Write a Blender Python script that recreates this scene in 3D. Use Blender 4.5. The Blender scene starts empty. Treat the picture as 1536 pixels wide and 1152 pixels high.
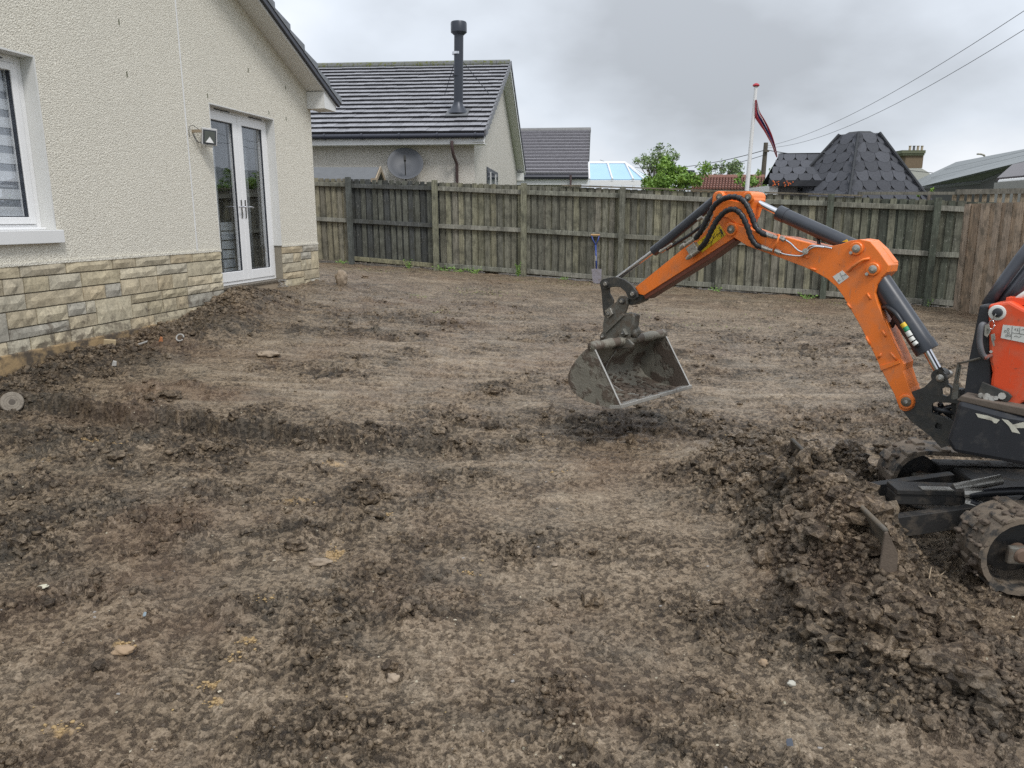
import bpy, bmesh, math, random
import numpy as np
from mathutils import Vector, Matrix, noise as mnoise
from mathutils.geometry import tessellate_polygon
R = math.radians
random.seed(7); rng = np.random.default_rng(7)
scene = bpy.context.scene
H = 1.65                      # eye height above the nearest mud
# ---------------------------------------------------------------- camera
FPX = 1127.0; PITCH = R(12.4)
cp, sp = math.cos(PITCH), math.sin(PITCH)
cam_d = bpy.data.cameras.new('camera'); cam = bpy.data.objects.new('camera', cam_d)
scene.collection.objects.link(cam)
cam.location = (0, 0, H); cam.rotation_euler = (R(90) - PITCH, 0, 0)
cam_d.sensor_width = 36; cam_d.lens = 36 * FPX / 1536; cam_d.clip_start = .05; cam_d.clip_end = 3000
scene.camera = cam
# ---------------------------------------------------------------- world, sun, exposure
SUN_EL, SUN_AZ = R(52), R(150)          # azimuth clockwise from +Y
w = bpy.data.worlds.new("World"); scene.world = w; w.use_nodes = True
nt = w.node_tree; nt.nodes.clear(); N = nt.nodes.new; L = nt.links.new
out = N('ShaderNodeOutputWorld'); bg = N('ShaderNodeBackground'); bg.inputs[1].default_value = .1
sky = N('ShaderNodeTexSky'); sky.sky_type = 'NISHITA'; sky.sun_disc = False
sky.sun_elevation = SUN_EL; sky.sun_rotation = SUN_AZ; sky.air_density = 1; sky.dust_density = 2
tc = N('ShaderNodeTexCoord'); sx = N('ShaderNodeSeparateXYZ'); L(tc.outputs['Generated'], sx.inputs[0])
def wm(op, a, b, clamp=False):
    n = N('ShaderNodeMath'); n.operation = op; n.use_clamp = clamp
    for i, q in enumerate((a, b)):
        if isinstance(q, (int, float)): n.inputs[i].default_value = q
        elif q is not None: L(q, n.inputs[i])
    return n.outputs[0]
zc = wm('MAXIMUM', sx.outputs[2], 0.0)
den = wm('ADD', zc, .42)
cx = N('ShaderNodeCombineXYZ'); L(wm('DIVIDE', sx.outputs[0], den), cx.inputs[0]); L(wm('DIVIDE', sx.outputs[1], den), cx.inputs[1])
n1 = N('ShaderNodeTexNoise'); n1.inputs['Scale'].default_value = 1.0; n1.inputs['Detail'].default_value = 6; n1.inputs['Roughness'].default_value = .42
mp = N('ShaderNodeMapping'); mp.inputs['Location'].default_value = (3.15, 1.6, 0); L(cx.outputs[0], mp.inputs[0]); L(mp.outputs[0], n1.inputs[0])
n2 = N('ShaderNodeTexNoise'); n2.inputs['Scale'].default_value = 3.4; n2.inputs['Detail'].default_value = 8; n2.inputs['Roughness'].default_value = .5
L(mp.outputs[0], n2.inputs[0])
mixn = wm('ADD', wm('MULTIPLY', n1.outputs[0], .84), wm('MULTIPLY', n2.outputs[0], .16))
# the cloud deck thins towards the horizon, as in the photograph
mixn = wm('SUBTRACT', mixn, wm('MULTIPLY', wm('POWER', wm('SUBTRACT', 1.0, wm('MINIMUM', zc, 1.0)), 9.0), .13))
rp = N('ShaderNodeValToRGB'); L(mixn, rp.inputs[0])
e = rp.color_ramp.elements
e[0].position = .34; e[0].color = (1.0, 1.03, 1.08, 1)
e[1].position = .58; e[1].color = (.47, .50, .54, 1)
e2 = e.new(.455); e2.color = (.74, .795, .87, 1)
# an overcast sky is brighter overhead than at the horizon
zen = wm('ADD', 5.9, wm('MULTIPLY', zc, 6.5))
vm = N('ShaderNodeVectorMath'); vm.operation = 'SCALE'; L(rp.outputs[0], vm.inputs[0]); L(zen, vm.inputs['Scale'])
mx = N('ShaderNodeMix'); mx.data_type = 'RGBA'; mx.inputs[0].default_value = .95
L(sky.outputs[0], mx.inputs[6]); L(vm.outputs[0], mx.inputs[7]); L(mx.outputs[2], bg.inputs[0]); L(bg.outputs[0], out.inputs[0])
sl = bpy.data.lights.new('sun', 'SUN'); sl.energy = 1.3; sl.angle = R(14); sl.color = (1, .975, .94)
so = bpy.data.objects.new('sun', sl); scene.collection.objects.link(so)
sd = Vector((math.sin(SUN_AZ) * math.cos(SUN_EL), math.cos(SUN_AZ) * math.cos(SUN_EL), math.sin(SUN_EL)))
so.rotation_euler = sd.to_track_quat('Z', 'Y').to_euler(); so.location = (0, -3, 12)
vs = scene.view_settings; vs.view_transform = 'Standard'; vs.look = 'None'; vs.exposure = .62; vs.gamma = 1
vs.use_curve_mapping = False
scene.cycles.use_denoising = False          # keep the fine grit of the soil and the roughcast crisp
scene.cycles.use_adaptive_sampling = False
# ---------------------------------------------------------------- geometry of the view
def at(px, py, Y):
    k = (py - 576) / FPX
    z = -(Y * sp + k * Y * cp) / (cp - k * sp); d = Y * cp - z * sp
    return Vector(((px - 768) / FPX * d, Y, z + H))
def atz(px, py, z):
    zr = z - H; k = (py - 576) / FPX
    return at(px, py, -(zr * cp - k * zr * sp) / (sp + k * cp))
# ---------------------------------------------------------------- helpers
ORG = {}
def link(o, parent=None, org=None):
    scene.collection.objects.link(o)
    if parent is not None: o.parent = parent
    ORG[o.name] = Vector(org) if org is not None else Vector((0, 0, 0))
def tag(o, label=None, cat=None, group=None, kind=None):
    if label: o['label'] = label
    if cat: o['category'] = cat
    if group: o['group'] = group
    if kind: o['kind'] = kind
    return o
def thing(name, loc, label, cat, group=None):
    o = bpy.data.objects.new(name, None); o.empty_display_size = .2
    o.location = loc; link(o, None, loc); return tag(o, label, cat, group)
def put(name, me, parent, loc, rot=(0, 0, 0), color=None, scale=None):
    """object sharing mesh me at world loc under parent"""
    o = bpy.data.objects.new(name, me)
    po = ORG[parent.name] if parent is not None else Vector((0, 0, 0))
    o.location = Vector(loc) - po; o.rotation_euler = rot
    if scale: o.scale = scale
    if color: o.color = (*color, 1)
    link(o, parent, Vector(loc)); return o
class MB:
    def __init__(s): s.v = []; s.f = []; s.m = []
    def add(s, vs_, fs, m=0):
        n = len(s.v); s.v += [tuple(q) for q in vs_]; s.f += [tuple(i + n for i in f) for f in fs]; s.m += [m] * len(fs); return s
    def obox(s, p, a, b, c, m=0):
        p, a, b, c = map(Vector, (p, a, b, c))
        v = [p, p + a, p + a + b, p + b]; v += [q + c for q in v]
        f = [(0, 3, 2, 1), (4, 5, 6, 7), (0, 1, 5, 4), (1, 2, 6, 5), (2, 3, 7, 6), (3, 0, 4, 7)]
        if a.cross(b).dot(c) < 0: f = [t[::-1] for t in f]
        return s.add(v, f, m)
    def box(s, x0, x1, y0, y1, z0, z1, m=0):
        return s.obox((x0, y0, z0), (x1 - x0, 0, 0), (0, y1 - y0, 0), (0, 0, z1 - z0), m)
    def tube(s, pts, r, n=10, m=0, cap=True):
        pts = [Vector(p) for p in pts]; k = len(pts)
        rs = r if isinstance(r, (list, tuple)) else [r] * k
        rings = []; prev = None
        for i, p in enumerate(pts):
            t = (pts[min(i + 1, k - 1)] - pts[max(i - 1, 0)])
            t = t.normalized() if t.length > 1e-9 else Vector((0, 0, 1))
            if prev is None:
                up = Vector((0, 0, 1)) if abs(t.z) < .9 else Vector((1, 0, 0)); x = t.cross(up).normalized()
            else:
                x = prev - t * prev.dot(t); x = x.normalized() if x.length > 1e-6 else t.orthogonal().normalized()
            prev = x; y = t.cross(x)
            rings.append([p + (x * math.cos(2 * math.pi * j / n) + y * math.sin(2 * math.pi * j / n)) * rs[i] for j in range(n)])
        v = [q for rg in rings for q in rg]; f = []
        for i in range(k - 1):
            for j in range(n):
                a = i * n + j; b = i * n + (j + 1) % n
                f.append((a, b, b + n, a + n))
        if cap: f.append(tuple(range(n))[::-1]); f.append(tuple(range((k - 1) * n, k * n)))
        return s.add(v, f, m)
    def cyl(s, p, q, r, n=16, m=0, r2=None): return s.tube([p, q], [r, r if r2 is None else r2], n, m)
    def prism(s, poly, ext, holes=(), m=0):
        loops = [[Vector(p) for p in poly]] + [[Vector(p) for p in h] for h in holes]
        tris = tessellate_polygon(loops); flat = [p for l in loops for p in l]; n = len(flat)
        ext = Vector(ext); v = flat + [p + ext for p in flat]
        f = [tuple(t) for t in tris] + [tuple(i + n for i in t[::-1]) for t in tris]
        st = 0
        for l in loops:
            c = len(l)
            for i in range(c):
                a = st + i; b = st + (i + 1) % c; f.append((a, b, b + n, a + n))
            st += c
        return s.add(v, f, m)
    def lathe(s, base, axis, prof, n=20, m=0):
        base = Vector(base); ax = Vector(axis).normalized(); x = ax.orthogonal().normalized(); y = ax.cross(x)
        k = len(prof); v = []
        for (r_, h_) in prof:
            for j in range(n):
                a = 2 * math.pi * j / n; v.append(base + ax * h_ + (x * math.cos(a) + y * math.sin(a)) * r_)
        f = [(i * n + j, i * n + (j + 1) % n, (i + 1) * n + (j + 1) % n, (i + 1) * n + j) for i in range(k - 1) for j in range(n)]
        f.append(tuple(range(n))[::-1]); f.append(tuple(range((k - 1) * n, k * n)))
        return s.add(v, f, m)
    def ico(s, c, r, jit=.25, sub=1, sc=(1, 1, 1), m=0):
        bm = bmesh.new(); bmesh.ops.create_icosphere(bm, subdivisions=sub, radius=1)
        sd_ = random.random() * 100
        v = []
        for q in bm.verts:
            d = q.co.copy(); k = 1 + jit * mnoise.noise(d * 1.7 + Vector((sd_, 0, 0))) * 1.6
            v.append(Vector(c) + Vector((d.x * sc[0], d.y * sc[1], d.z * sc[2])) * r * k)
        f = [tuple(q.index for q in fc.verts) for fc in bm.faces]; bm.free()
        return s.add(v, f, m)
    def mesh(s, name, mats, smooth=False, org=(0, 0, 0), fix=True):
        me = bpy.data.meshes.new(name); o = Vector(org)
        me.from_pydata([(a - o.x, b - o.y, c - o.z) for a, b, c in s.v], [], s.f)
        for mt in (mats if isinstance(mats, (list, tuple)) else [mats]): me.materials.append(mt)
        if any(s.m): me.polygons.foreach_set('material_index', s.m)
        if fix:
            bm = bmesh.new(); bm.from_mesh(me); bmesh.ops.recalc_face_normals(bm, faces=bm.faces); bm.to_mesh(me); bm.free()
        if smooth: me.shade_smooth()
        return me
    def build(s, name, mats, parent=None, smooth=False, bevel=0, seg=2, auto=None, color=None, fix=True):
        org = ORG[parent.name] if parent is not None else Vector((0, 0, 0))
        me = s.mesh(name, mats, smooth or auto is not None, org, fix)
        o = bpy.data.objects.new(name, me); link(o, parent, org)
        if auto is not None:
            me.set_sharp_from_angle(angle=R(auto))
        if color: o.color = (*color, 1)
        if bevel:
            b = o.modifiers.new('bevel', 'BEVEL'); b.width = bevel; b.segments = seg; b.limit_method = 'ANGLE'; b.angle_limit = R(35)
        return o
def spline(pts, n=8):
    pts = [Vector(p) for p in pts]; res = []
    for i in range(len(pts) - 1):
        p0 = pts[max(i - 1, 0)]; p1 = pts[i]; p2 = pts[i + 1]; p3 = pts[min(i + 2, len(pts) - 1)]
        for j in range(n):
            t = j / n
            res.append(.5 * ((2 * p1) + (p2 - p0) * t + (2 * p0 - 5 * p1 + 4 * p2 - p3) * t * t + (3 * p1 - p0 - 3 * p2 + p3) * t ** 3))
    res.append(pts[-1]); return res
# ---------------------------------------------------------------- materials
class NT:
    def __init__(s, name):
        s.mat = bpy.data.materials.new(name); s.mat.use_nodes = True; s.t = s.mat.node_tree; s.b = s.t.nodes['Principled BSDF']
    def n(s, typ, **kw):
        q = s.t.nodes.new('ShaderNode' + typ)
        for k, v in kw.items():
            if hasattr(q, k): setattr(q, k, v)
            else: q.inputs[k.replace('_', ' ')].default_value = v
        return q
    def l(s, a, b): s.t.links.new(a, b)
    def coord(s, kind='Object', scale=(1, 1, 1), rnd=False):
        c = s.n('TexCoord'); m = s.n('Mapping'); m.inputs['Scale'].default_value = scale
        if kind == 'World':
            g = s.n('NewGeometry'); s.l(g.outputs['Position'], m.inputs[0])
        else: s.l(c.outputs[kind], m.inputs[0])
        if rnd:
            oi = s.n('ObjectInfo'); ml = s.n('Math', operation='MULTIPLY'); ml.inputs[1].default_value = 37
            s.l(oi.outputs['Random'], ml.inputs[0]); s.l(ml.outputs[0], m.inputs['Location'])
        return m.outputs[0]
    def noise(s, co, scale, detail=4, rough=.55, dist=0):
        q = s.n('TexNoise'); q.inputs['Scale'].default_value = scale; q.inputs['Detail'].default_value = detail
        q.inputs['Roughness'].default_value = rough; q.inputs['Distortion'].default_value = dist; s.l(co, q.inputs[0]); return q.outputs[0]
    def ramp(s, src, stops):
        q = s.n('ValToRGB'); s.l(src, q.inputs[0]); e = q.color_ramp.elements
        while len(e) < len(stops): e.new(.5)
        for el, (p, c) in zip(e, stops):
            el.position = p; el.color = (*c, 1) if len(c) == 3 else c
        return q.outputs[0]
    def mix(s, fac, a, b, mode='MIX'):
        q = s.n('Mix'); q.data_type = 'RGBA'; q.blend_type = mode
        for sock, v in ((q.inputs[0], fac), (q.inputs[6], a), (q.inputs[7], b)):
            if isinstance(v, (int, float)): sock.default_value = v
            elif isinstance(v, tuple): sock.default_value = (*v, 1)
            else: s.l(v, sock)
        return q.outputs[2]
    def math(s, op, a, b=None, clamp=False):
        q = s.n('Math', operation=op); q.use_clamp = clamp
        for i, v in enumerate((a, b)):
            if v is None: continue
            if isinstance(v, (int, float)): q.inputs[i].default_value = v
            else: s.l(v, q.inputs[i])
        return q.outputs[0]
    def bump(s, src, strength, dist, prev=None):
        q = s.n('Bump'); q.inputs['Strength'].default_value = strength; q.inputs['Distance'].default_value = dist
        s.l(src, q.inputs['Height'])
        if prev is not None: s.l(prev, q.inputs['Normal'])
        return q.outputs[0]
    def set(s, color=None, rough=None, metal=None, normal=None, spec=None):
        for nm, v in (('Base Color', color), ('Roughness', rough), ('Metallic', metal), ('Normal', normal), ('Specular IOR Level', spec)):
            if v is None: continue
            if isinstance(v, tuple): s.b.inputs[nm].default_value = (*v, 1)
            elif isinstance(v, (int, float)): s.b.inputs[nm].default_value = v
            else: s.l(v, s.b.inputs[nm])
        return s.mat
def simple(name, col, rough=.5, metal=0, var=.12, scale=12, bumpd=0, dirt=None, dirtfac=(.5, .7)):
    t = NT(name); co = t.coord('World'); nz = t.noise(co, scale, 5)
    c = t.mix(nz, tuple(max(0, x * (1 - var)) for x in col), tuple(min(1, x * (1 + var)) for x in col))
    rg = rough
    if dirt:
        d = t.noise(co, scale * .6 + 3, 8, .65)
        f = t.ramp(d, [(dirtfac[0], (0, 0, 0)), (dirtfac[1], (1, 1, 1))])
        c = t.mix(f, c, dirt); rg = t.math('ADD', rough, t.math('MULTIPLY', f, .85 - rough))
    nrm = t.bump(t.noise(co, scale * 4, 3), .5, bumpd) if bumpd else None
    return t.set(c, rg, metal, nrm)
M = {}
M['white'] = simple('white_upvc', (.80, .80, .80), .35, var=.03, scale=4)
M['whitepaint'] = simple('white_painted_trim', (.72, .72, .71), .55, var=.06, scale=3)
M['reveal'] = simple('painted_reveal', (.64, .64, .62), .7, var=.05, scale=5)
M['navy'] = simple('navy_gutter_plastic', (.028, .031, .045), .4)
M['darkframe'] = simple('dark_window_frame', (.03, .035, .045), .4)
M['chrome'] = simple('chromed_steel', (.62, .62, .64), .16, 1, var=.05)
M['zinc'] = simple('zinc_fitting', (.42, .40, .36), .42, .8, var=.2, scale=40, dirt=(.10, .085, .07), dirtfac=(.52, .75))
M['pinsteel'] = simple('worn_pin_steel', (.22, .19, .15), .5, .6, var=.3, scale=60, dirt=(.07, .055, .04))
M['hose'] = simple('black_rubber_hose', (.018, .019, .022), .38, var=.3, scale=50)
M['blackpaint'] = simple('black_machine_paint', (.026, .028, .034), .42, var=.25, scale=14, dirt=(.085, .078, .07), dirtfac=(.52, .8))
M['cylblack'] = simple('black_cylinder_paint', (.042, .047, .058), .33, var=.2, scale=14, dirt=(.08, .08, .085), dirtfac=(.55, .8))
M['cast'] = simple('dark_cast_steel', (.055, .055, .052), .5, .2, var=.35, scale=26, bumpd=.002, dirt=(.11, .095, .075), dirtfac=(.5, .72))
M['hitch'] = simple('muddy_grey_steel', (.15, .145, .125), .55, .2, var=.4, scale=22, bumpd=.003, dirt=(.13, .105, .08), dirtfac=(.45, .6))
M['rubber'] = simple('muddy_track_rubber', (.04, .038, .035), .7, 0, var=.3, scale=16, bumpd=.004, dirt=(.17, .135, .10), dirtfac=(.40, .52))
M['bladesteel'] = simple('muddy_blade_steel', (.10, .09, .075), .6, .15, var=.3, scale=18, bumpd=.003, dirt=(.14, .115, .085), dirtfac=(.42, .58))
M['understeel'] = simple('dark_undercarriage_steel', (.028, .027, .026), .6, .1, var=.3, scale=18, bumpd=.003, dirt=(.085, .07, .055), dirtfac=(.5, .66))
M['slatefelt'] = simple('grey_roof_felt', (.12, .125, .13), .8, var=.2, scale=8)
M['timberpale'] = simple('pale_weathered_timber', (.30, .24, .17), .8, var=.25, scale=9)
M['brownpipe'] = simple('brown_downpipe', (.09, .06, .06), .45)
M['fluegrey'] = simple('dark_flue_steel', (.042, .048, .062), .38, .3, var=.15, scale=6)
M['lead'] = simple('lead_flashing', (.34, .35, .36), .5, var=.2, scale=8)
M['dish'] = simple('grey_mesh_dish', (.085, .09, .10), .55, var=.1, scale=30)
M['poledark'] = simple('weathered_pole_timber', (.10, .085, .065), .85, var=.3, scale=10)
M['metalroof'] = simple('grey_sheet_roof', (.20, .215, .215), .55, var=.12, scale=.7)
M['brick'] = simple('brown_chimney_stone', (.17, .125, .08), .9, var=.3, scale=7)
M['stonecap'] = simple('mossy_chimney_cap', (.12, .13, .08), .9, var=.3, scale=7)
M['pot'] = simple('buff_chimney_pot', (.36, .30, .21), .8, var=.2, scale=7)
M['wirem'] = simple('black_cable', (.04, .04, .045), .6)
M['blue'] = simple('blue_spade_handle', (.03, .06, .24), .35, var=.15)
M['spadesteel'] = simple('worn_spade_steel', (.25, .23, .25), .4, .5, var=.3, scale=20, dirt=(.17, .14, .12))
M['blueglass'] = simple('blue_tinted_roof_glass', (.36, .58, .78), .2, var=.12, scale=1.5)
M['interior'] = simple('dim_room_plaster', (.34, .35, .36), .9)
M['ceramic'] = simple('grey_concrete_core', (.24, .21, .17), .85, var=.25, scale=40, bumpd=.002, dirt=(.12, .10, .08))
M['red'] = simple('flag_red', (.42, .045, .06), .8); M['flagwhite'] = simple('flag_white', (.7, .7, .7), .8); M['flagblue'] = simple('flag_blue', (.03, .05, .20), .8)
M['sign'] = simple('yellow_decal', (.72, .50, .02), .45, dirt=(.45, .33, .08), dirtfac=(.55, .75)); M['ink'] = simple('black_print', (.02, .02, .02), .5)
M['sticker'] = simple('white_sticker', (.66, .66, .62), .5, var=.08, scale=40)
M['cream'] = simple('cream_lettering', (.62, .60, .50), .55, dirt=(.25, .22, .18), dirtfac=(.6, .75))
M['green'] = simple('green_tape', (.03, .30, .14), .5); M['yellow'] = simple('yellow_tape', (.75, .5, .03), .5)
def orange(name, col):
    t = NT(name); co = t.coord('World'); nz = t.noise(co, 3, 3)
    c = t.mix(nz, tuple(x * .93 for x in col), tuple(min(1, x * 1.05) for x in col))
    d = t.noise(co, 34, 9, .7); f = t.ramp(d, [(.62, (0, 0, 0)), (.70, (1, 1, 1))])
    c = t.mix(t.math('MULTIPLY', f, .85), c, (.10, .06, .04))
    d2 = t.noise(co, 7, 6, .6); f2 = t.ramp(d2, [(.48, (0, 0, 0)), (.72, (1, 1, 1))])
    c = t.mix(t.math('MULTIPLY', f2, .45), c, (.34, .21, .13)); d3 = t.noise(t.coord('World', (26, 26, 5)), 1.6, 6, .7); f3 = t.ramp(d3, [(.60, (0, 0, 0)), (.66, (1, 1, 1))]); c = t.mix(t.math('MULTIPLY', f3, .5), c, (.27, .20, .14))
    return t.set(c, t.math('ADD', .36, t.math('MULTIPLY', f2, .3)), 0, t.bump(t.noise(co, 90, 2), .12, .001))
M['orange'] = orange('orange_machine_paint', (.88, .21, .032))
M['orangered'] = orange('red_orange_panel_paint', (.78, .085, .024))
def glassmat(name, tint=.8, base=.08):
    t = NT(name); nt_ = t.t; nt_.nodes.remove(t.b)
    tr = t.n('BsdfTransparent'); tr.inputs[0].default_value = (tint, tint * 1.01, tint * 1.02, 1)
    gl = t.n('BsdfGlossy'); gl.inputs['Roughness'].default_value = .006; gl.inputs[0].default_value = (.95, .97, 1, 1)
    fr = t.n('LayerWeight'); fr.inputs['Blend'].default_value = .5
    co = t.coord('World'); bp = t.bump(t.noise(co, 1.6, 2), .08, .02); t.l(bp, gl.inputs['Normal']); t.l(bp, fr.inputs['Normal'])
    f = t.math('ADD', t.math('POWER', fr.outputs['Facing'], 5.0), base, True)
    ms = t.n('MixShader'); t.l(f, ms.inputs[0]); t.l(tr.outputs[0], ms.inputs[1]); t.l(gl.outputs[0], ms.inputs[2])
    t.l(ms.outputs[0], nt_.nodes['Material Output'].inputs[0]); return t.mat
M['glass'] = glassmat('double_glazing', .93, .13)
M['darkglass'] = simple('dark_far_glass', (.03, .04, .05), .08)
def roughcast(name, a, b, dist=.012, sc=1):
    t = NT(name); co = t.coord('World')
    v = t.n('TexVoronoi'); v.inputs['Scale'].default_value = 84 * sc; t.l(co, v.inputs[0])
    nz = t.noise(co, 60 * sc, 5, .7); big = t.noise(co, .9, 4)
    h = t.math('ADD', t.math('MULTIPLY', v.outputs['Distance'], -.9), t.math('MULTIPLY', nz, 1.1))
    c = t.mix(t.ramp(nz, [(.34, (0, 0, 0)), (.6, (1, 1, 1))]), a, b)
    c = t.mix(t.ramp(big, [(.35, (0, 0, 0)), (.75, (.35, .35, .35))]), c, tuple(x * .78 for x in b))
    # damp splash and algae low on the wall: streaks with a shape of their own
    st = t.noise(t.coord('World', (6, 6, .7)), 1.2, 5); f = t.ramp(st, [(.62, (0, 0, 0)), (.8, (.5, .5, .5))])
    c = t.mix(f, c, tuple(x * .75 for x in b))
    return t.set(c, .95, 0, t.bump(h, 1.0, dist), .25)
M['roughcast'] = roughcast('cream_roughcast', (.54, .505, .425), (.82, .785, .685), .007)
M['roughcast2'] = roughcast('pale_roughcast', (.46, .42, .37), (.66, .63, .57), .008, .8)
def tinted(name, grain=(60, 60, 4), rough=.85, amp=.45, bd=.002, spots=None):
    """colour from the object's own colour, broken up by grain"""
    t = NT(name); oi = t.n('ObjectInfo'); co = t.coord('Object', grain, True); g = t.noise(co, 1, 6, .6, .4)
    k = t.ramp(g, [(.3, (1 - amp,) * 3), (.7, (1 + amp * .3,) * 3)])
    c = t.mix(1.0, oi.outputs['Color'], k, 'MULTIPLY')
    if spots:
        co2 = t.coord('World'); s_ = t.noise(co2, spots[1], 7, .68); f = t.ramp(s_, [(spots[2], (0, 0, 0)), (spots[3], (1, 1, 1))])
        c = t.mix(t.math('MULTIPLY', f, spots[4]), c, spots[0])
        if spots[-1] == 'splash':
            gm = t.n('NewGeometry'); sz = t.n('SeparateXYZ'); t.l(gm.outputs['Position'], sz.inputs[0])
            q_ = t.math('ADD', t.noise(co2, 9, 7, .7), t.math('MULTIPLY', t.math('SUBTRACT', .78, sz.outputs[2]), .42)); fs_ = t.ramp(q_, [(.56, (0, 0, 0)), (.66, (1, 1, 1))])
            c = t.mix(t.math('MULTIPLY', fs_, .72), c, (.13, .105, .08)); g3 = t.noise(co2, 45, 5, .7); c = t.mix(1.0, c, t.ramp(g3, [(.3, (.72,) * 3), (.65, (1.08,) * 3)]), 'MULTIPLY')
        if len(spots) > 5:
            s2 = t.noise(co2, spots[6], 6, .7); f3 = t.ramp(s2, [(spots[7], (0, 0, 0)), (spots[8], (1, 1, 1))])
            c = t.mix(t.math('MULTIPLY', f3, spots[9]), c, spots[5])
    return t.set(c, rough, 0, t.bump(g, .7, bd), .3)
M['wood'] = tinted('weathered_fence_timber', (55, 55, 5), .9, .55, .004,
                   ((.05, .05, .04), 4.5, .46, .66, .65, (.42, .41, .36), 26, .60, .68, .5))
M['stone'] = tinted('buff_sandstone', (9, 9, 9), .92, .38, .012, ((.30, .28, .23), 6, .5, .75, .35, (.56, .49, .36), 5, .55, .7, .25, 'splash'))
M['tile'] = tinted('grey_concrete_roof_tile', (12, 12, 12), .42, .3, .002, ((.34, .34, .35), 9, .62, .7, .4))
M['shingle'] = tinted('charcoal_felt_shingle', (30, 30, 30), .85, .25, .001, ((.085, .088, .095), 4, .5, .7, .3))
M['mortar'] = simple('buff_mortar', (.24, .215, .17), .95, var=.2, scale=20)
def zebra(): return simple('blind_fabric', (.84, .85, .86), .8, var=.03), simple('blind_voile', (.34, .36, .39), .8, var=.05)
M['blind'], M['voile'] = zebra(); M['blind'].node_tree
def leafm(name, a, b):
    t = NT(name); co = t.coord('World'); c = t.mix(t.ramp(t.noise(co, 5, 3), [(.35, (0, 0, 0)), (.65, (1, 1, 1))]), a, b)
    t.b.inputs['Subsurface Weight'].default_value = 0
    return t.set(c, .55, 0)
M['leafA'] = leafm('hedge_leaf', (.09, .19, .025), (.24, .38, .06)); M['leafB'] = leafm('tree_leaf', (.11, .17, .06), (.22, .30, .12))
M['bark'] = simple('bark', (.10, .08, .06), .9)
# ---------------------------------------------------------------- numpy noise
PERM = rng.permutation(4096); GR = rng.uniform(0, 2 * np.pi, 4096); GX, GY = np.cos(GR), np.sin(GR); RV = rng.random((4096, 3))
def hsh(i, j, s=0): return PERM[(PERM[(i + s * 57) & 4095] + j) & 4095]
def perlin(x, y, s=0):
    xi = np.floor(x).astype(int); yi = np.floor(y).astype(int); xf = x - xi; yf = y - yi
    u = xf * xf * xf * (xf * (xf * 6 - 15) + 10); v = yf * yf * yf * (yf * (yf * 6 - 15) + 10)
    def g(a, b):
        h = hsh(xi + a, yi + b, s); return GX[h] * (xf - a) + GY[h] * (yf - b)
    return 1.5 * ((g(0, 0) * (1 - u) + g(1, 0) * u) * (1 - v) + (g(0, 1) * (1 - u) + g(1, 1) * u) * v)
def fbm(x, y, o=4, s=0, gain=.5):
    r = 0; a = 1; t = 0
    for i in range(o):
        r = r + a * perlin(x * 2 ** i + 13.7 * i, y * 2 ** i + 7.1 * i, s + i); t += a; a *= gain
    return r / t * 1.3
def clodfield(x, y, s, keep):
    """height of half-buried lumps, one per jittered cell; keep = chance (array 0..1) a cell holds one"""
    xi = np.floor(x).astype(int); yi = np.floor(y).astype(int); r = np.zeros_like(x)
    for a in (-1, 0, 1):
        for b in (-1, 0, 1):
            h = hsh(xi + a, yi + b, s); p = RV[h]
            cx_ = xi + a + .15 + .7 * p[:, 0]; cy_ = yi + b + .15 + .7 * p[:, 1]
            rad = .28 + .38 * RV[PERM[h]][:, 2]
            d2 = ((x - cx_) ** 2 + (y - cy_) ** 2) / rad ** 2
            hh = (np.sqrt(np.clip(1 - d2, 0, 1)) if s < 75 else np.clip(1 - d2, 0, 1) ** .8) * rad
            r = np.maximum(r, np.where(p[:, 2] < keep, hh, 0))
    return r
def sst(x, a, b):
    t = np.clip((x - a) / (b - a), 0, 1); return t * t * (3 - 2 * t)
# ---------------------------------------------------------------- ground heights
CP = np.array([(0, 2, -1.66), (-1.5, 2, -1.64), (1.5, 2.2, -1.68), (2.1, 3.1, -1.68), (3, 3, -1.68), (4, 4, -1.66), (0, 4, -1.60), (-2, 4, -1.51), (-3.5, 5, -1.37),
 (-4.2, 6.05, -1.30), (-3.88, 7.64, -1.17), (-3.65, 9.2, -1.0), (-3.3, 10.6, -.95), (-3.04, 11.83, -.95), (-4.4, 16.9, -.94), (-1.3, 15.8, -1.07),
 (.25, 15.2, -1.14), (2.08, 14.54, -1.22), (4.85, 13.6, -1.35), (7.09, 12.8, -1.46), (1, 5.5, -1.54), (0, 8, -1.33), (3, 8, -1.43), (5, 6, -1.56),
 (8, 6, -1.6), (-6, 2, -1.5), (9, 2, -1.65), (-6, 18, -.9), (9, 18, -1.5), (-1, 11, -1.18), (3, 11, -1.36)])
def _U(r2): return np.where(r2 > 1e-12, r2 * np.log(r2 + 1e-12), 0)
_n = len(CP); _K = _U(((CP[:, None, :2] - CP[None, :, :2]) ** 2).sum(-1)) + 4.0 * np.eye(_n)
_P = np.c_[np.ones(_n), CP[:, :2]]; _A = np.block([[_K, _P], [_P.T, np.zeros((3, 3))]])
_W = np.linalg.solve(_A, np.r_[CP[:, 2] + H, 0, 0, 0])
def zbase(x, y):
    x = np.clip(np.asarray(x, float), -6, 9); y = np.clip(np.asarray(y, float), 1.5, 18)
    r = _W[_n] + _W[_n + 1] * x + _W[_n + 2] * y
    for i in range(_n): r = r + _W[i] * _U((x - CP[i, 0]) ** 2 + (y - CP[i, 1]) ** 2)
    return r
_gpc = {}
def gp(px, py):
    if (px, py) not in _gpc: _gpc[(px, py)] = _gp(px, py)
    return _gpc[(px, py)]
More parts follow.
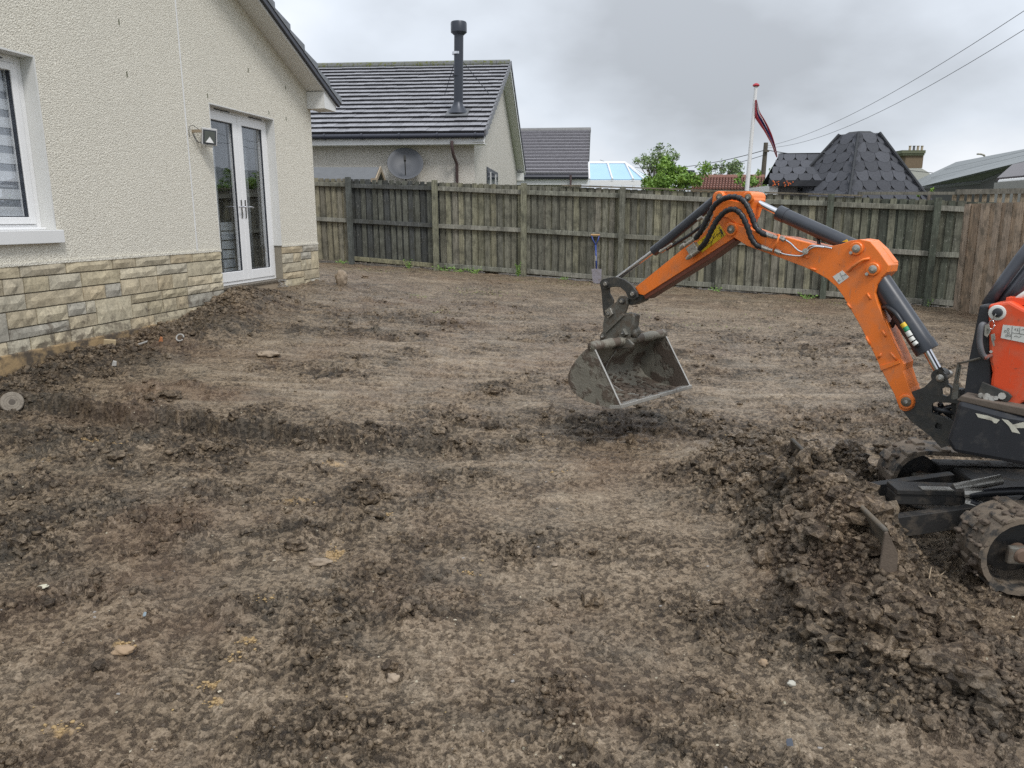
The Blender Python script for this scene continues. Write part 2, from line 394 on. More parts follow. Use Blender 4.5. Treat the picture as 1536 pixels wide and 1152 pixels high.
def _gp(px, py):
    z = 0.1
    for _ in range(12):
        p = atz(px, py, z)
        if not (0 < p.y < 30): p = Vector((p.x, 12, z))
        z = float(zbase(p.x, p.y))
    return p
# edge of the raised strip (photo: from left edge to the middle), low side towards the camera
STEP = [(gp(x, y), h) for x, y, h in [(-120, 590, .10), (70, 602, .13), (200, 622, .12), (320, 634, .12), (450, 648, .10), (560, 662, .08), (660, 670, .05), (760, 672, .01), (800, 670, 0)]]
def stepd(x, y):
    best = np.full_like(x, 1e9); sg = np.zeros_like(x); hh = np.zeros_like(x)
    for (a, ha), (b, hb) in zip(STEP[:-1], STEP[1:]):
        dx, dy = b.x - a.x, b.y - a.y; l2 = dx * dx + dy * dy
        t = np.clip(((x - a.x) * dx + (y - a.y) * dy) / l2, 0, 1)
        d = np.hypot(x - a.x - t * dx, y - a.y - t * dy); c = dx * (y - a.y) - dy * (x - a.x)
        k = d < best; best = np.where(k, d, best); sg = np.where(k, np.sign(c), sg); hh = np.where(k, ha + (hb - ha) * t, hh)
    return best * sg, hh
def blobs(x, y, lst):
    r = np.zeros_like(x)
    for px, py, rx, ry, a in lst:
        p = gp(px, py); r = r + a * np.exp(-(((x - p.x) / rx) ** 2 + ((y - p.y) / ry) ** 2))
    return r
MOUND = [(362, 452, .30, .42, .20), (415, 445, .28, .3, .07), (330, 480, .25, .5, .08), (255, 520, .22, .5, .05), (120, 545, .25, .6, .05),
         (480, 640, .3, .2, .03), (1000, 655, .5, .35, .035), (735, 580, .15, .1, .03), (550, 742, .06, .05, .05), (560, 730, .10, .08, .03), (440, 805, .10, .06, .05),
         (890, 640, .5, .25, -.05), (950, 600, .3, .25, -.05), (880, 495, .45, .12, -.08), (600, 470, .5, .15, .05), (740, 465, .5, .15, .05),
         (520, 1000, .18, .06, .03), (330, 845, .18, .07, -.03), (760, 870, .03, .02, -.03), (140, 668, .25, .07, .03), (620, 500, .5, .1, .04),
         (500, 820, .1, .1, -.03), (1120, 720, .5, .08, -.02), (300, 590, .4, .12, .04), (180, 580, .3, .12, .04), (760, 615, .25, .12, -.02)]
DARKB = [(60, 565, .5, .6, 1.2), (160, 545, .35, .6, 1.2), (250, 520, .3, .6, 1.2), (340, 470, .35, .6, 1.7), (390, 445, .4, .5, 1.4), (540, 430, .5, .35, .5), (110, 655, .8, .25, .6), (60, 640, .7, .3, .7), (300, 655, .6, .12, .6),
         (600, 478, .6, .3, .9), (540, 498, .6, .14, 1.0), (660, 485, .5, .2, .9), (750, 462, .5, .3, .8), (880, 492, .5, .1, .9), (520, 535, .5, .10, 1.0), (560, 648, .45, .10, 1), (660, 664, .4, .10, .9),
         (735, 580, .3, .12, .9), (900, 640, .5, .25, .9), (960, 625, .4, .25, 1), (1080, 650, .5, .2, .5), (1180, 640, .4, .3, .4), (300, 950, .5, .3, .35), (80, 760, .8, .4, .6),
         (250, 780, .6, .3, .45), (80, 880, .5, .2, .5), (550, 735, .14, .09, 1), (440, 800, .16, .07, 1), (540, 985, .25, .07, .7), (500, 1080, .25, .08, .7), (950, 740, .5, .2, -.3), (1000, 830, .5, .3, -.1),
         (700, 430, .5, .5, .35), (1300, 520, 1.2, .8, .35), (1350, 640, .6, .5, .6)]
LIGHTB = [(480, 590, .7, .25, 1), (300, 560, .5, .2, .7), (620, 575, .5, .25, .9), (430, 525, .8, .2, .8), (560, 515, .5, .1, .7), (700, 545, .5, .3, .8), (820, 540, .5, .3, .9), (1060, 690, .5, .15, .9), (900, 760, .6, .25, .7),
          (430, 860, .25, .2, .5), (150, 930, .3, .12, .6), (720, 980, .35, .2, .6), (860, 900, .4, .2, .5), (1230, 1110, .3, .1, .9), (1140, 600, .8, .4, .6), (1050, 470, 1.2, .7, .6), (640, 420, .8, .4, .6), (760, 700, .4, .15, .6),
          (550, 1050, .25, .1, .6), (1180, 860, .3, .25, .6), (330, 1050, .2, .1, .4), (860, 430, 1, .6, .4), (650, 990, .3, .1, .5)]
SANDB = [(140, 659, .22, .035, 1.6), (165, 664, .12, .03, 1.2), (502, 818, .055, .06, 1.3), (490, 838, .04, .03, 1.2), (440, 752, .10, .05, .6), (575, 772, .05, .03, .9), (492, 690, .14, .06, .55), (375, 965, .04, .025, 1.2), (350, 990, .05, .04, .6),
         (185, 972, .03, .02, 1.3), (95, 1088, .05, .035, .9), (320, 1052, .03, .02, .9), (400, 900, .06, .02, .7), (310, 1025, .04, .02, .9), (820, 655, .12, .03, .35), (835, 708, .07, .02, .4),
         (1200, 830, .12, .1, .25), (700, 428, .5, .2, .25), (700, 860, .05, .015, .5), (60, 690, .12, .05, .5)]
BL0 = Vector((1.52, 2.87)); BL1 = Vector((1.61, 4.17))       # blade, near and far end
def heap(x, y):
    """loose soil heaped round the dozer blade and in front of it"""
    t = np.clip((y - BL0.y) / (BL1.y - BL0.y), -.15, 1.1); bx = BL0.x + (BL1.x - BL0.x) * t
    dx = x - bx
    a = (.22 + .20 * np.exp(-((y - 3.50) / .44) ** 4)) * np.exp(-(np.where(dx < 0, dx / .24, dx / .28)) ** 2) * sst(y, 2.55, 3.0) * (1 - sst(y, 4.2, 4.9))
    b = .20 * np.exp(-((x - 1.50) / .26) ** 2 - ((y - 2.70) / .24) ** 2) + .10 * np.exp(-((x - 1.62) / .3) ** 2 - ((y - 2.34) / .14) ** 2)
    c = .08 * np.exp(-((x - 1.45) / .38) ** 2 - ((y - 4.45) / .42) ** 2) + .07 * np.exp(-((x - 1.8) / .4) ** 2 - ((y - 4.9) / .3) ** 2)
    d = .38 * np.exp(-((x - 2.0) / .17) ** 2 - ((y - 4.28) / .24) ** 2)
    return np.maximum(np.maximum(a, b), c) * (1 - .85 * sst(x - .09 * (y - 3), 1.92, 2.06) * sst(y, 2.95, 3.1)) + d * .6
def feats(x, y, fine=True):
    x = np.asarray(x, float); y = np.asarray(y, float)
    z = zbase(x, y); wob = .07 * fbm(x * 3.1, y * 3.1, 3, 40)
    sd_, sh = stepd(x + wob, y + wob * .8)
    sd_ = sd_ + .05 * fbm(x * 9, y * 9, 4, 44, .6) ; sh = sh * (.75 + .35 * fbm(x * 2.5, y * 2.5, 2, 46))
    z = z - sh * np.exp(-np.abs(sd_) / .45) * (1 - sst(sd_, -.04, .03)) + sh * .30 * np.exp(-np.abs(sd_) / .22) * sst(sd_, -.05, .035)
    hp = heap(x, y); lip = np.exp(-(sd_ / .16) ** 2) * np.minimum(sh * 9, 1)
    z = z + blobs(x + wob * .8, y + wob * .8, MOUND) + hp * (1 + .25 * fbm(x * 4, y * 4, 2, 70))
    dark = blobs(x, y, DARKB); light = blobs(x, y, LIGHTB)
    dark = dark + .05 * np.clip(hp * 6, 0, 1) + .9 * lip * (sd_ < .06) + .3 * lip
    near = 1 - sst(y, 3.0, 5.2)
    dark = (dark + .55 * fbm(x * 1.3, y * 2.2, 4, 3)) * (1 - .72 * near); light = (light + .45 * fbm(x * 1.1, y * 1.9, 3, 9) + .15 * near * sst(fbm(x * 2.1 + y * .8, y * 1.3, 4, 95), .08, .30)) * (1 - .2 * near)
    # scrape streaks: across the garden further off, away from the viewer near by
    s1 = fbm(x * .9, y * 9, 4, 11); s2 = fbm(x * 7, y * 1.3 + x * .3, 4, 15); s3 = fbm((x + y * .5) * 5, (y - x * .5) * .9, 3, 19)
    streak = s1 * (1 - near) + (.55 * s2 + .45 * s3) * near
    c0 = .37 + .05 * near + .9 * np.clip(hp * 6, 0, 1) + .42 * dark - .42 * light + (.46 - .18 * near) * fbm(x * 2.4, y * 3.3, 5, 23, .62) + .22 * streak
    crumb = sst(c0, .22, .66)
    z = z + .018 * fbm(x * 1.7, y * 1.7, 3, 31) + .022 * streak * (1 - .4 * crumb) + .014 * crumb
    pit = np.zeros_like(x)
    if fine:
        dyy = .0017 * np.maximum(y, 1.5) ** 1.25
        bl = lambda size: sst(size / dyy, 1.6, 3.6)          # leave out what the mesh is too coarse to carry
        rough = (.22 + .78 * crumb) * (1 - .6 * np.exp(-(sd_ / .09) ** 2) * np.minimum(sh * 9, 1))
        wx = .5 * fbm(x * 15, y * 15, 3, 53); wy = .5 * fbm(x * 15 + 5, y * 15, 3, 57)
        z = z + .018 * rough * fbm(x * 6, y * 6, 3, 61, .5) * (1 - .5 * np.clip(hp * 6, 0, 1))
        # torn skin: flat smeared plates broken by pits, with moist soil and crevice shade painted into their tone
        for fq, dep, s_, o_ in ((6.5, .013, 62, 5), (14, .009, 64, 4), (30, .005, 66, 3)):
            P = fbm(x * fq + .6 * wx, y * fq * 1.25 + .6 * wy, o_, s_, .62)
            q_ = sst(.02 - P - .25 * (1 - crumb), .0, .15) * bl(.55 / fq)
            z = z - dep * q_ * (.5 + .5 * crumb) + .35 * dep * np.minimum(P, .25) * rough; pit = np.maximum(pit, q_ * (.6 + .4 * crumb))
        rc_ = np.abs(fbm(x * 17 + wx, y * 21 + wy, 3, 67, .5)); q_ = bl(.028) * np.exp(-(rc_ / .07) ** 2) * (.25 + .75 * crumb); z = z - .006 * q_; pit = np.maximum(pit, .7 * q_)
        # fine scratches and smears on the scraped skin
        sc1 = fbm(x * 7 + wx, y * 55, 3, 83); sc2 = fbm(x * 48, y * 6 + wy, 3, 85)
        z = z + .0065 * (1 - crumb) * bl(.016) * (sc1 * (1 - near) + sc2 * near) + .0035 * bl(.014) * perlin(x * 62, y * 62, 90)
        for cell, amp, s, kp in ((.15, .38, 71, .20), (.085, .45, 73, .40), (.050, .48, 77, .5), (.030, .5, 79, .6)):
            if cell >= .15: k = np.clip(crumb - .5, 0, 1) * kp * 1.2 + np.clip(hp * 2, 0, .35)
            else: k = crumb * kp * (.35 + .65 * sst(crumb, .6, 1.0)) + .02 + np.clip(hp * 4, 0, .4)
            z = z + cell * amp * bl(cell * .8) * clodfield(x / cell + wx, y / cell + wy, s, k) * (.45 + .55 * crumb)
        tp = gp(655, 545); q = np.exp(-(((x - tp.x) / .6) ** 2 + ((y - tp.y) / .5) ** 2)); z = z + .010 * q * np.sin((x * .8 - y * .6) * 55)
        tp = gp(1130, 780); q = np.exp(-(((x - tp.x) / .5) ** 2 + ((y - tp.y) / .3) ** 2)); z = z + .007 * q * np.sin((x * .25 + y) * 60)
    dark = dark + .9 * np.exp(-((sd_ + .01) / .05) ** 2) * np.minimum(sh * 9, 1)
    tone = np.clip(.57 + .24 * light - .17 * dark - .14 * (crumb - .5) + .30 * fbm(x * 3.6, y * 5.1, 5, 33, .65) + .30 * streak - .40 * pit, 0, 1)  # pit term darkens the hollows: painted shade along with moist soil
    sand = np.clip(blobs(x + wob * .4, y + wob * .4, SANDB) * (.75 + 1.7 * fbm(x * 14, y * 14, 4, 45)) + np.clip(fbm(x * 1.9, y * 1.9, 3, 49) - .42, 0, 1) * .5, 0, 1)
    red = np.clip(fbm(x * .9 + 4, y * .9, 4, 43) * 1.2 + blobs(x, y, [(250, 585, .6, .2, .8), (330, 530, .7, .3, .6), (700, 428, .5, .2, .8), (1180, 860, .3, .3, .6), (360, 600, .4, .1, .6), (300, 940, .2, .1, .5)]), 0, 1)
    return z, tone, sand, crumb, red, dark
def zg(x, y):
    return float(feats(np.array([x]), np.array([y]), False)[0][0])
def zgf(x, y):
    return float(feats(np.array([x]), np.array([y]), True)[0][0])
def mudmat():
    t = NT('wet_clay_soil'); a = t.n('VertexColor'); a.layer_name = 'zones'; sp_ = t.n('SeparateColor'); t.l(a.outputs[0], sp_.inputs[0])

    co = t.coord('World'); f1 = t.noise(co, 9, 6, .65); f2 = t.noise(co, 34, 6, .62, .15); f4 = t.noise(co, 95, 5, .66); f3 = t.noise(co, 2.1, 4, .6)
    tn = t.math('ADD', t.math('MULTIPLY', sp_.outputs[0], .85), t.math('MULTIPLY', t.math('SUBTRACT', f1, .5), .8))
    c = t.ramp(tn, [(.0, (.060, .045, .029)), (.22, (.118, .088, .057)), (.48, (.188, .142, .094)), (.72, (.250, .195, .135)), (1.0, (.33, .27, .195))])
    p2 = t.ramp(f2, [(.40, (0, 0, 0)), (.51, (1, 1, 1))]); p4 = t.ramp(f4, [(.38, (0, 0, 0)), (.54, (1, 1, 1))])
    mw = t.math('SUBTRACT', 1.5, t.math('MULTIPLY', sp_.outputs[0], 1.2), True); f2v = t.noise(co, 3.7, 3, .5); mw = t.math('MULTIPLY', mw, t.math('ADD', .62, f2v), True)
    p2 = t.mix(mw, (1, 1, 1), p2)
    c = t.mix(1.0, c, t.mix(p2, (.40, .37, .34), (1.06, 1.05, 1.04)), 'MULTIPLY'); c = t.mix(1.0, c, t.mix(p4, (.70, .67, .64), (1.07, 1.07, 1.07)), 'MULTIPLY')  # bump hollows coloured darker too, moist soil and crevice shade in one
    c = t.mix(t.math('MULTIPLY', sp_.outputs[2], .45), c, (.155, .092, .055))
    gcl = t.ramp(f3, [(.48, (0, 0, 0)), (.72, (1, 1, 1))]); c = t.mix(t.math('MULTIPLY', gcl, .30), c, (.125, .120, .10))
    sd2 = t.ramp(t.math('ADD', sp_.outputs[1], t.math('MULTIPLY', t.math('SUBTRACT', f2, .5), .9)), [(.30, (0, 0, 0)), (.75, (1, 1, 1))])
    c = t.mix(t.math('MULTIPLY', sd2, .72), c, (.40, .27, .13))
    # tiny pale grit
    v = t.n('TexVoronoi'); v.inputs['Scale'].default_value = 26; t.l(co, v.inputs[0])
    sc_ = t.n('SeparateColor'); t.l(v.outputs['Color'], sc_.inputs[0])
    spk = t.math('MULTIPLY', t.math('LESS_THAN', v.outputs['Distance'], .13), t.math('GREATER_THAN', sc_.outputs[0], .93))
    c = t.mix(t.math('MULTIPLY', spk, .8), c, (.42, .38, .28))
    wet = t.ramp(t.noise(co, 3.3, 5, .6), [(.45, (0, 0, 0)), (.7, (1, 1, 1))])
    rg = t.math('SUBTRACT', .70, t.math('ADD', t.math('MULTIPLY', wet, .20), t.math('MULTIPLY', sp_.outputs[0], .30)))
    b1 = t.bump(f1, .5, .022); b2 = t.bump(p2, 1.0, .0055, b1); b3 = t.bump(p4, .8, .0016, b2)
    return t.set(c, rg, 0, b3, .42)
M['mud'] = mudmat()
def setzones(me, tone, sand, red):
    ca = me.color_attributes.new('zones', 'FLOAT_COLOR', 'POINT'); d = np.ones((len(tone), 4), np.float32)
    d[:, 0] = tone; d[:, 1] = sand; d[:, 2] = red; ca.data.foreach_set('color', d.ravel())
def gridmesh(name, X, Y, Z, mat, keep=None):
    nr, nc = X.shape; co = np.c_[X.ravel(), Y.ravel(), Z.ravel()].astype(np.float32)
    i = np.arange(nr * nc).reshape(nr, nc); q = np.stack([i[:-1, :-1], i[:-1, 1:], i[1:, 1:], i[1:, :-1]], -1).reshape(-1, 4)
    if keep is not None: q = q[keep.ravel()]
    me = bpy.data.meshes.new(name); me.vertices.add(len(co)); me.vertices.foreach_set('co', co.ravel())
    me.loops.add(q.size); me.loops.foreach_set('vertex_index', q.ravel().astype(np.int32))
    me.polygons.add(len(q)); me.polygons.foreach_set('loop_start', np.arange(0, q.size, 4, dtype=np.int32)); me.update(calc_edges=True)
    me.materials.append(mat); me.shade_smooth(); return me
yr = np.concatenate([np.linspace(.2, 1.45, 24), np.linspace(1.48 ** -.25, 18.6 ** -.25, 950) ** (-4.0)])
cc = np.concatenate([np.linspace(-2.2, -.77, 40), np.linspace(-.765, .765, 960), np.linspace(.77, 2.2, 40)])
Yg, Cg = np.meshgrid(yr, cc, indexing='ij'); Xg = Cg * (Yg + .35)
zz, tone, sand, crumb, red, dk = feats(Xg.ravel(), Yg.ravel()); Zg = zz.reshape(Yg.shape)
ym = .5 * (Yg[:-1, :-1] + Yg[1:, 1:]); xm = .5 * (Xg[:-1, :-1] + Xg[1:, 1:])
inside_house = (xm < -5.42 + .201 * ym - .35) & (ym < 11.6)
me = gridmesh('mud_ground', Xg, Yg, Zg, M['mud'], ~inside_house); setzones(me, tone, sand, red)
mud = bpy.data.objects.new('mud_ground', me); link(mud); tag(mud, kind='structure')
# wider land all round
def landmat():
    t = NT('rough_grass_land'); co = t.coord('World'); c = t.mix(t.noise(co, .6, 6), (.05, .08, .025), (.10, .11, .045)); return t.set(c, .95, 0, t.bump(t.noise(co, 8, 4), .6, .05))
g1 = np.concatenate([-np.geomspace(900, 12, 14), np.linspace(-10, 14, 33), np.geomspace(16, 900, 14)])
g2 = np.concatenate([-np.geomspace(900, 3, 12), np.linspace(-2, 21, 33), np.geomspace(23, 1500, 14)])
Y2, X2 = np.meshgrid(g2, g1, indexing='ij'); Z2 = zbase(X2.ravel(), Y2.ravel()).reshape(X2.shape) - .22
land = bpy.data.objects.new('ground', gridmesh('ground', X2, Y2, Z2, landmat())); link(land); tag(land, kind='structure')
# ---------------------------------------------------------------- loose clods, one countless mass
def scatter(name, n, region, rmin, rmax, seed, power=2.2, accept=None, sub=1, mat=None, flat=.75, label=None, zlift=.25):
    rg = np.random.default_rng(seed); bm = bmesh.new(); bmesh.ops.create_icosphere(bm, subdivisions=sub, radius=1)
    bv = np.array([v.co for v in bm.verts]); bf = np.array([[v.index for v in f.verts] for f in bm.faces]); bm.free()
    x, y = region(rg, n); z, tn, sn, cr, rd, dk_ = feats(x, y); k = accept(rg, x, y, cr, dk_)
    x, y, z, tn, sn, rd = (q[k] for q in (x, y, z, tn, sn, rd)); n = len(x)
    r = rmin + (rmax - rmin) * rg.random(n) ** power
    d = np.repeat(bv[None], n, 0); ph = rg.random((n, 1, 3)) * 6.28
    k1 = 1 + (.10 * np.sin(d @ rg.normal(size=(3, 1)) * 9 + ph[..., 2:3]) if sub > 2 else 0) + .22 * np.sin(d @ rg.normal(size=(3, 1)) * 3.1 + ph[..., :1]) + .18 * np.sin(d[..., 1:2] * 4.3 + ph[..., 1:2]) + .16 * np.sin(d[..., 2:3] * 5.1 + d[..., :1] * 4 + ph[..., 2:3]) + rg.normal(size=(n, len(bv), 1)) * (.10 if sub < 3 else .05)
    s3 = rg.uniform(.7, 1.3, (n, 1, 3)); s3[..., 2] *= flat; an = rg.random(n) * 6.28
    v = d * k1 * s3 * r[:, None, None]; ca, sa = np.cos(an)[:, None], np.sin(an)[:, None]
    vx = v[..., 0] * ca - v[..., 1] * sa + x[:, None]; vy = v[..., 0] * sa + v[..., 1] * ca + y[:, None]; vz = v[..., 2] + (z + r * zlift)[:, None]
    co = np.stack([vx, vy, vz], -1).reshape(-1, 3).astype(np.float32)
    fc = (bf[None] + (np.arange(n) * len(bv))[:, None, None]).reshape(-1, 3).astype(np.int32)
    me = bpy.data.meshes.new(name); me.vertices.add(len(co)); me.vertices.foreach_set('co', co.ravel()); me.loops.add(fc.size); me.loops.foreach_set('vertex_index', fc.ravel())
    me.polygons.add(len(fc)); me.polygons.foreach_set('loop_start', np.arange(0, fc.size, 3, dtype=np.int32)); me.update(calc_edges=True)
    me.materials.append(mat or M['mud']); me.shade_smooth() if sub == 1 else me.shade_flat()
    rp_ = lambda a: np.repeat(a, len(bv))
    setzones(me, np.clip(rp_(tn * .75 + .13) + rp_(rg.normal(size=n) * .10), 0, 1), rp_(sn * np.where(r > .014, .12, .7)), rp_(rd * .6))
    o = bpy.data.objects.new(name, me); link(o); tag(o, label, kind='stuff'); return o
def fan(y0, y1, c0=-.9, c1=.9):
    def f(rg, n):
        y = np.exp(rg.uniform(math.log(y0), math.log(y1), n)); return rg.uniform(c0, c1, n) * (y + .35), y
    return f
not_house = lambda x, y: x > -5.42 + .201 * y + .03
scatter('mud_crumbs', 60000, fan(1.6, 11), .004, .022, 3, 2.6, lambda rg, x, y, cr, dk: (rg.random(len(x)) < np.clip(cr * 1.1 - .38, .012, .7)) & not_house(x, y), label='loose crumbs of dark soil scattered over the scraped ground')
scatter('mud_clods', 3600, fan(2.2, 14), .015, .05, 5, 3.2, lambda rg, x, y, cr, dk: (rg.random(len(x)) < np.clip(cr * 1.4 - .75, .01, .8)) & not_house(x, y), sub=2, label='small clods of soil lying over the garden')
def pile(rg, n): return rg.uniform(.85, 2.2, n), rg.uniform(2.05, 5.1, n)
def wallside(rg, n):
    y = rg.uniform(5.4, 9.8, n); return -5.42 + .201 * y + .04 + np.abs(rg.normal(size=n)) * .22, y
hacc = lambda rg, x, y, cr, dk: rg.random(len(x)) < np.clip(heap(x, y) * 8 - .22, 0, .95)
scatter('heap_crumbs', 24000, pile, .004, .022, 8, 2, hacc, label='crumbling soil heaped around the dozer blade')
scatter('heap_clods', 4200, pile, .010, .055, 9, 4.2, hacc, sub=2, flat=.85, zlift=.4, label='lumps of clay in the heap around the dozer blade')
scatter('wall_crumbs', 3500, wallside, .006, .035, 12, 2.5, lambda rg, x, y, cr, dk: rg.random(len(x)) < .9, label='dark soil crumbs banked along the foot of the stone wall')
# ================================================================ main house (gable wall on the left)
UW = Vector((.197, .9804, 0)); NW = Vector((.9804, -.197, 0)); UP = Vector((0, 0, 1))
def wp(a, z, off=0): q = Vector((-5.42, 0, 0)) + UW * a + NW * off; return Vector((q.x, q.y, z + H))   # z from eye level
def wbox(mb, a0, a1, z0, z1, o0, o1, m=0): return mb.obox(wp(a0, z0, o0), UW * (a1 - a0), UP * (z1 - z0), NW * (o1 - o0), m)
house = thing('cream_house', wp(8, -1.3), 'cream roughcast house with a stone base course, white French doors and a gable roof', 'house')
A0, A1 = 2.0, 12.14; RA, RS = 7.1, .443; EZ = 1.81
def rake(a): return EZ + RS * (A1 - a) if a > RA else EZ + RS * (A1 - RA) - RS * (RA - a)
DA0, DA1, DT, DB = 9.48, 11.0, 1.33, -.83
WA0, WA1, WT, WB = 5.35, 6.95, 1.35, -.21
ST = -.37
mb = MB()
def wallcol(a0, a1, z0, z1=None):
    za, zb_ = (z1, z1) if z1 is not None else (rake(a0), rake(a1))
    mb.prism([wp(a0, z0), wp(a1, z0), wp(a1, zb_), wp(a0, za)], -NW * .30)
for a0, a1 in ((A0, WA0), (WA1, DA0), (DA1, A1)): 
    if a0 < RA < a1: wallcol(a0, RA, ST); wallcol(RA, a1, ST)
    else: wallcol(a0, a1, ST)
wallcol(WA0, WA1, ST, WB); wallcol(WA0, WA1, WT); wallcol(DA0, DA1, DT)
mb.obox(wp(A1 - .3, -1.6, -.302), UW * .3, UP * (EZ + 1.6), -NW * 9)       # side wall running away
mb.obox(wp(A0, -1.6, -.302), UW * .3, UP * (EZ + 1.6), -NW * 9)
mb.obox(wp(A0, -1.6, -9.31), UW * (A1 - A0), UP * (EZ + 1.6), -NW * .3)
mb.build('wall', M['roughcast'], house)
mb = MB(); wbox(mb, A0, DA0 - .004, -1.75, ST, -.30, -.012); wbox(mb, DA1 + .004, A1 - .002, -1.75, ST, -.30, -.012); wbox(mb, DA0 - .004, DA1 + .004, -1.75, DB - .10, -.3, -.05)
mb.build('mortar_bed', M['mortar'], house)
# ashlar stones, each its own piece
srng = random.Random(11)
SC = [(.60, .52, .36), (.57, .50, .36), (.64, .55, .39), (.55, .50, .39), (.47, .44, .37), (.60, .50, .34), (.59, .52, .39), (.56, .48, .34), (.62, .55, .40), (.58, .50, .35), (.61, .54, .40)]
def stone(a0, a1, z0, z1, corner=False):
    j = .006; a0 += j; a1 -= j; z0 += j; z1 -= j
    if a1 - a0 < .03: return
    m_ = MB(); nx = 5; nz = 3; vs_ = []; fs = []
    for i in range(nz):
        for k in range(nx):
            u, v = k / (nx - 1), i / (nz - 1); edge = i in (0, nz - 1) or k in (0, nx - 1)
            vs_.append(wp(a0 + (a1 - a0) * u, z0 + (z1 - z0) * v, (.006 if edge else .014 + srng.uniform(-.004, .007)) + srng.uniform(-.002, .003)))
    for i in range(nz - 1):
        for k in range(nx - 1): fs.append((i * nx + k, i * nx + k + 1, (i + 1) * nx + k + 1, (i + 1) * nx + k))
    rim = [i for i in range(nx)] + [r * nx + nx - 1 for r in range(1, nz)] + [(nz - 1) * nx + k for k in range(nx - 2, -1, -1)] + [r * nx for r in range(nz - 2, 0, -1)]
    b0 = len(vs_); 
    for r_ in rim: q = Vector(vs_[r_]); vs_.append(q - NW * .05)
    for i in range(len(rim)): k = (i + 1) % len(rim); fs.append((rim[i], b0 + i, b0 + k, rim[k]))
    m_.add(vs_, fs); c = srng.choice(SC); kk = srng.uniform(.85, 1.12)
    m_.build('stone', M['stone'], house, color=tuple(x * kk for x in c), fix=False)
def course_run(a0, a1):
    z = ST; first = True
    for bh in (.115, .27, .24, .26, .25, .22):
        a = a0
        while a < a1 - .01:
            wd = srng.uniform(.30, .66); 
            if a1 - a - wd < .2: wd = a1 - a
            if bh < .15: stone(a, a + wd, z - bh, z)
            else:
                p = srng.random()
                if p < .22: stone(a, a + wd, z - bh, z)
                else:
                    sp_ = bh * srng.choice((.4, .5, .6)); 
                    if p < .7: stone(a, a + wd, z - sp_, z); c_ = a + wd * srng.uniform(.35, .65); stone(a, c_, z - bh, z - sp_); stone(c_, a + wd, z - bh, z - sp_)
                    else: c_ = a + wd * srng.uniform(.3, .7); stone(a, c_, z - sp_, z); stone(c_, a + wd, z - sp_, z); stone(a, a + wd, z - bh, z - sp_)
            a += wd
        z -= bh
course_run(4.2, DA0 - .002); course_run(DA1 + .002, A1)
# sand-coloured footing that the digging has exposed
mb = MB(); wbox(mb, 4.0, DA0 - .35, -1.75, -1.10, -.01, .035); mb.build('footing', simple('damp_footing_render', (.33, .23, .12), .9, var=.4, scale=5, bumpd=.01, dirt=(.09, .07, .05), dirtfac=(.45, .6)), house, bevel=.01)
# drip edge bead of the render and vertical movement joint
mb = MB(); 
for a0, a1 in ((A0, DA0), (DA1, A1)): wbox(mb, a0, a1, ST - .018, ST + .006, .001, .014)
mb.build('render_stop_bead', M['roughcast'], house)
mb = MB(); wbox(mb, 8.993, 9.012, ST + .01, rake(9.0) - .01, .001, .007); mb.build('movement_joint', M['whitepaint'], house)
for px, py in ((178, 37), (190, 115), (311, 147), (372, 108), (403, 172), (429, 181), (428, 134)):
    lo, hi = .5, 60
    for _ in range(50):
        mid = (lo + hi) / 2; q = at(px, py, mid)
        if q.x > -5.42 + .201 * mid: lo = mid
        else: hi = mid
    mb = MB(); mb.obox(q + NW * .001, UW * .012, UP * .05, NW * .003); mb.build('weep_vent', M['stonecap'], house)
# soffit, barge, verge and roof
OV = .27; E1 = A1 + .31
ez = lambda a: EZ - .045 + RS * (A1 - a) if a > RA else EZ - .045 + RS * (A1 - RA) - RS * (RA - a)
def verge(mbx, a0, a1, zo0, zo1, o0, o1): mbx.prism([wp(a0, ez(a0) + zo0, o0), wp(a1, ez(a1) + zo0, o0), wp(a1, ez(a1) + zo1, o0), wp(a0, ez(a0) + zo1, o0)], NW * (o1 - o0))
mb = MB(); verge(mb, RA, A1, .04, .052, .001, OV - .012); verge(mb, 2.2, RA, .04, .052, .001, OV - .012); mb.build('soffit', M['whitepaint'], house)
mb = MB(); verge(mb, RA, E1, .03, .12, OV - .012, OV + .012); verge(mb, 2.2, RA, .03, .12, OV - .012, OV + .012); mb.build('barge_board', M['whitepaint'], house)
mb = MB(); mb.prism([wp(A1 - .10, 1.60, .002), wp(A1 + .29, 1.60, .002), wp(A1 + .29, ez(A1 + .29) + .025, .002), wp(A1 - .10, ez(A1 - .10) + .025, .002)], NW * (OV + .008))
mb.build('eaves_box', M['whitepaint'], house)
mb = MB(); verge(mb, RA, E1 + .04, .062, .125, OV + .013, OV + .055); verge(mb, 2.2, RA, .062, .125, OV + .013, OV + .055); mb.build('verge_trim', M['navy'], house)
nV = 14; av = np.linspace(RA, E1 + .07, nV + 1)
for i in range(nV):
    mb = MB(); a0, a1 = av[i], av[i + 1]
    mb.prism([wp(a0, ez(a0) + .127, OV - .06), wp(a1 + .02, ez(a1) + .127, OV - .06), wp(a1 + .02, ez(a1) + .225, OV - .06), wp(a0, ez(a0) + .165, OV - .06)], NW * .125)
    mb.build('verge_tile', M['tile'], house, color=(.20, .215, .235))
mb = MB()
for s0, s1 in ((RA, E1 + .05), (E1 - 2 * (E1 - RA) + .0, RA)):
    mb.prism([wp(s0, ez(s0) + .125, OV - .065), wp(s1, ez(s1) + .125, OV - .065), wp(s1, ez(s1) + .165, OV - .065), wp(s0, ez(s0) + .165, OV - .065)], -NW * 9.8)
mb.build('roof', simple('grey_roof_covering', (.14, .145, .155), .5), house)
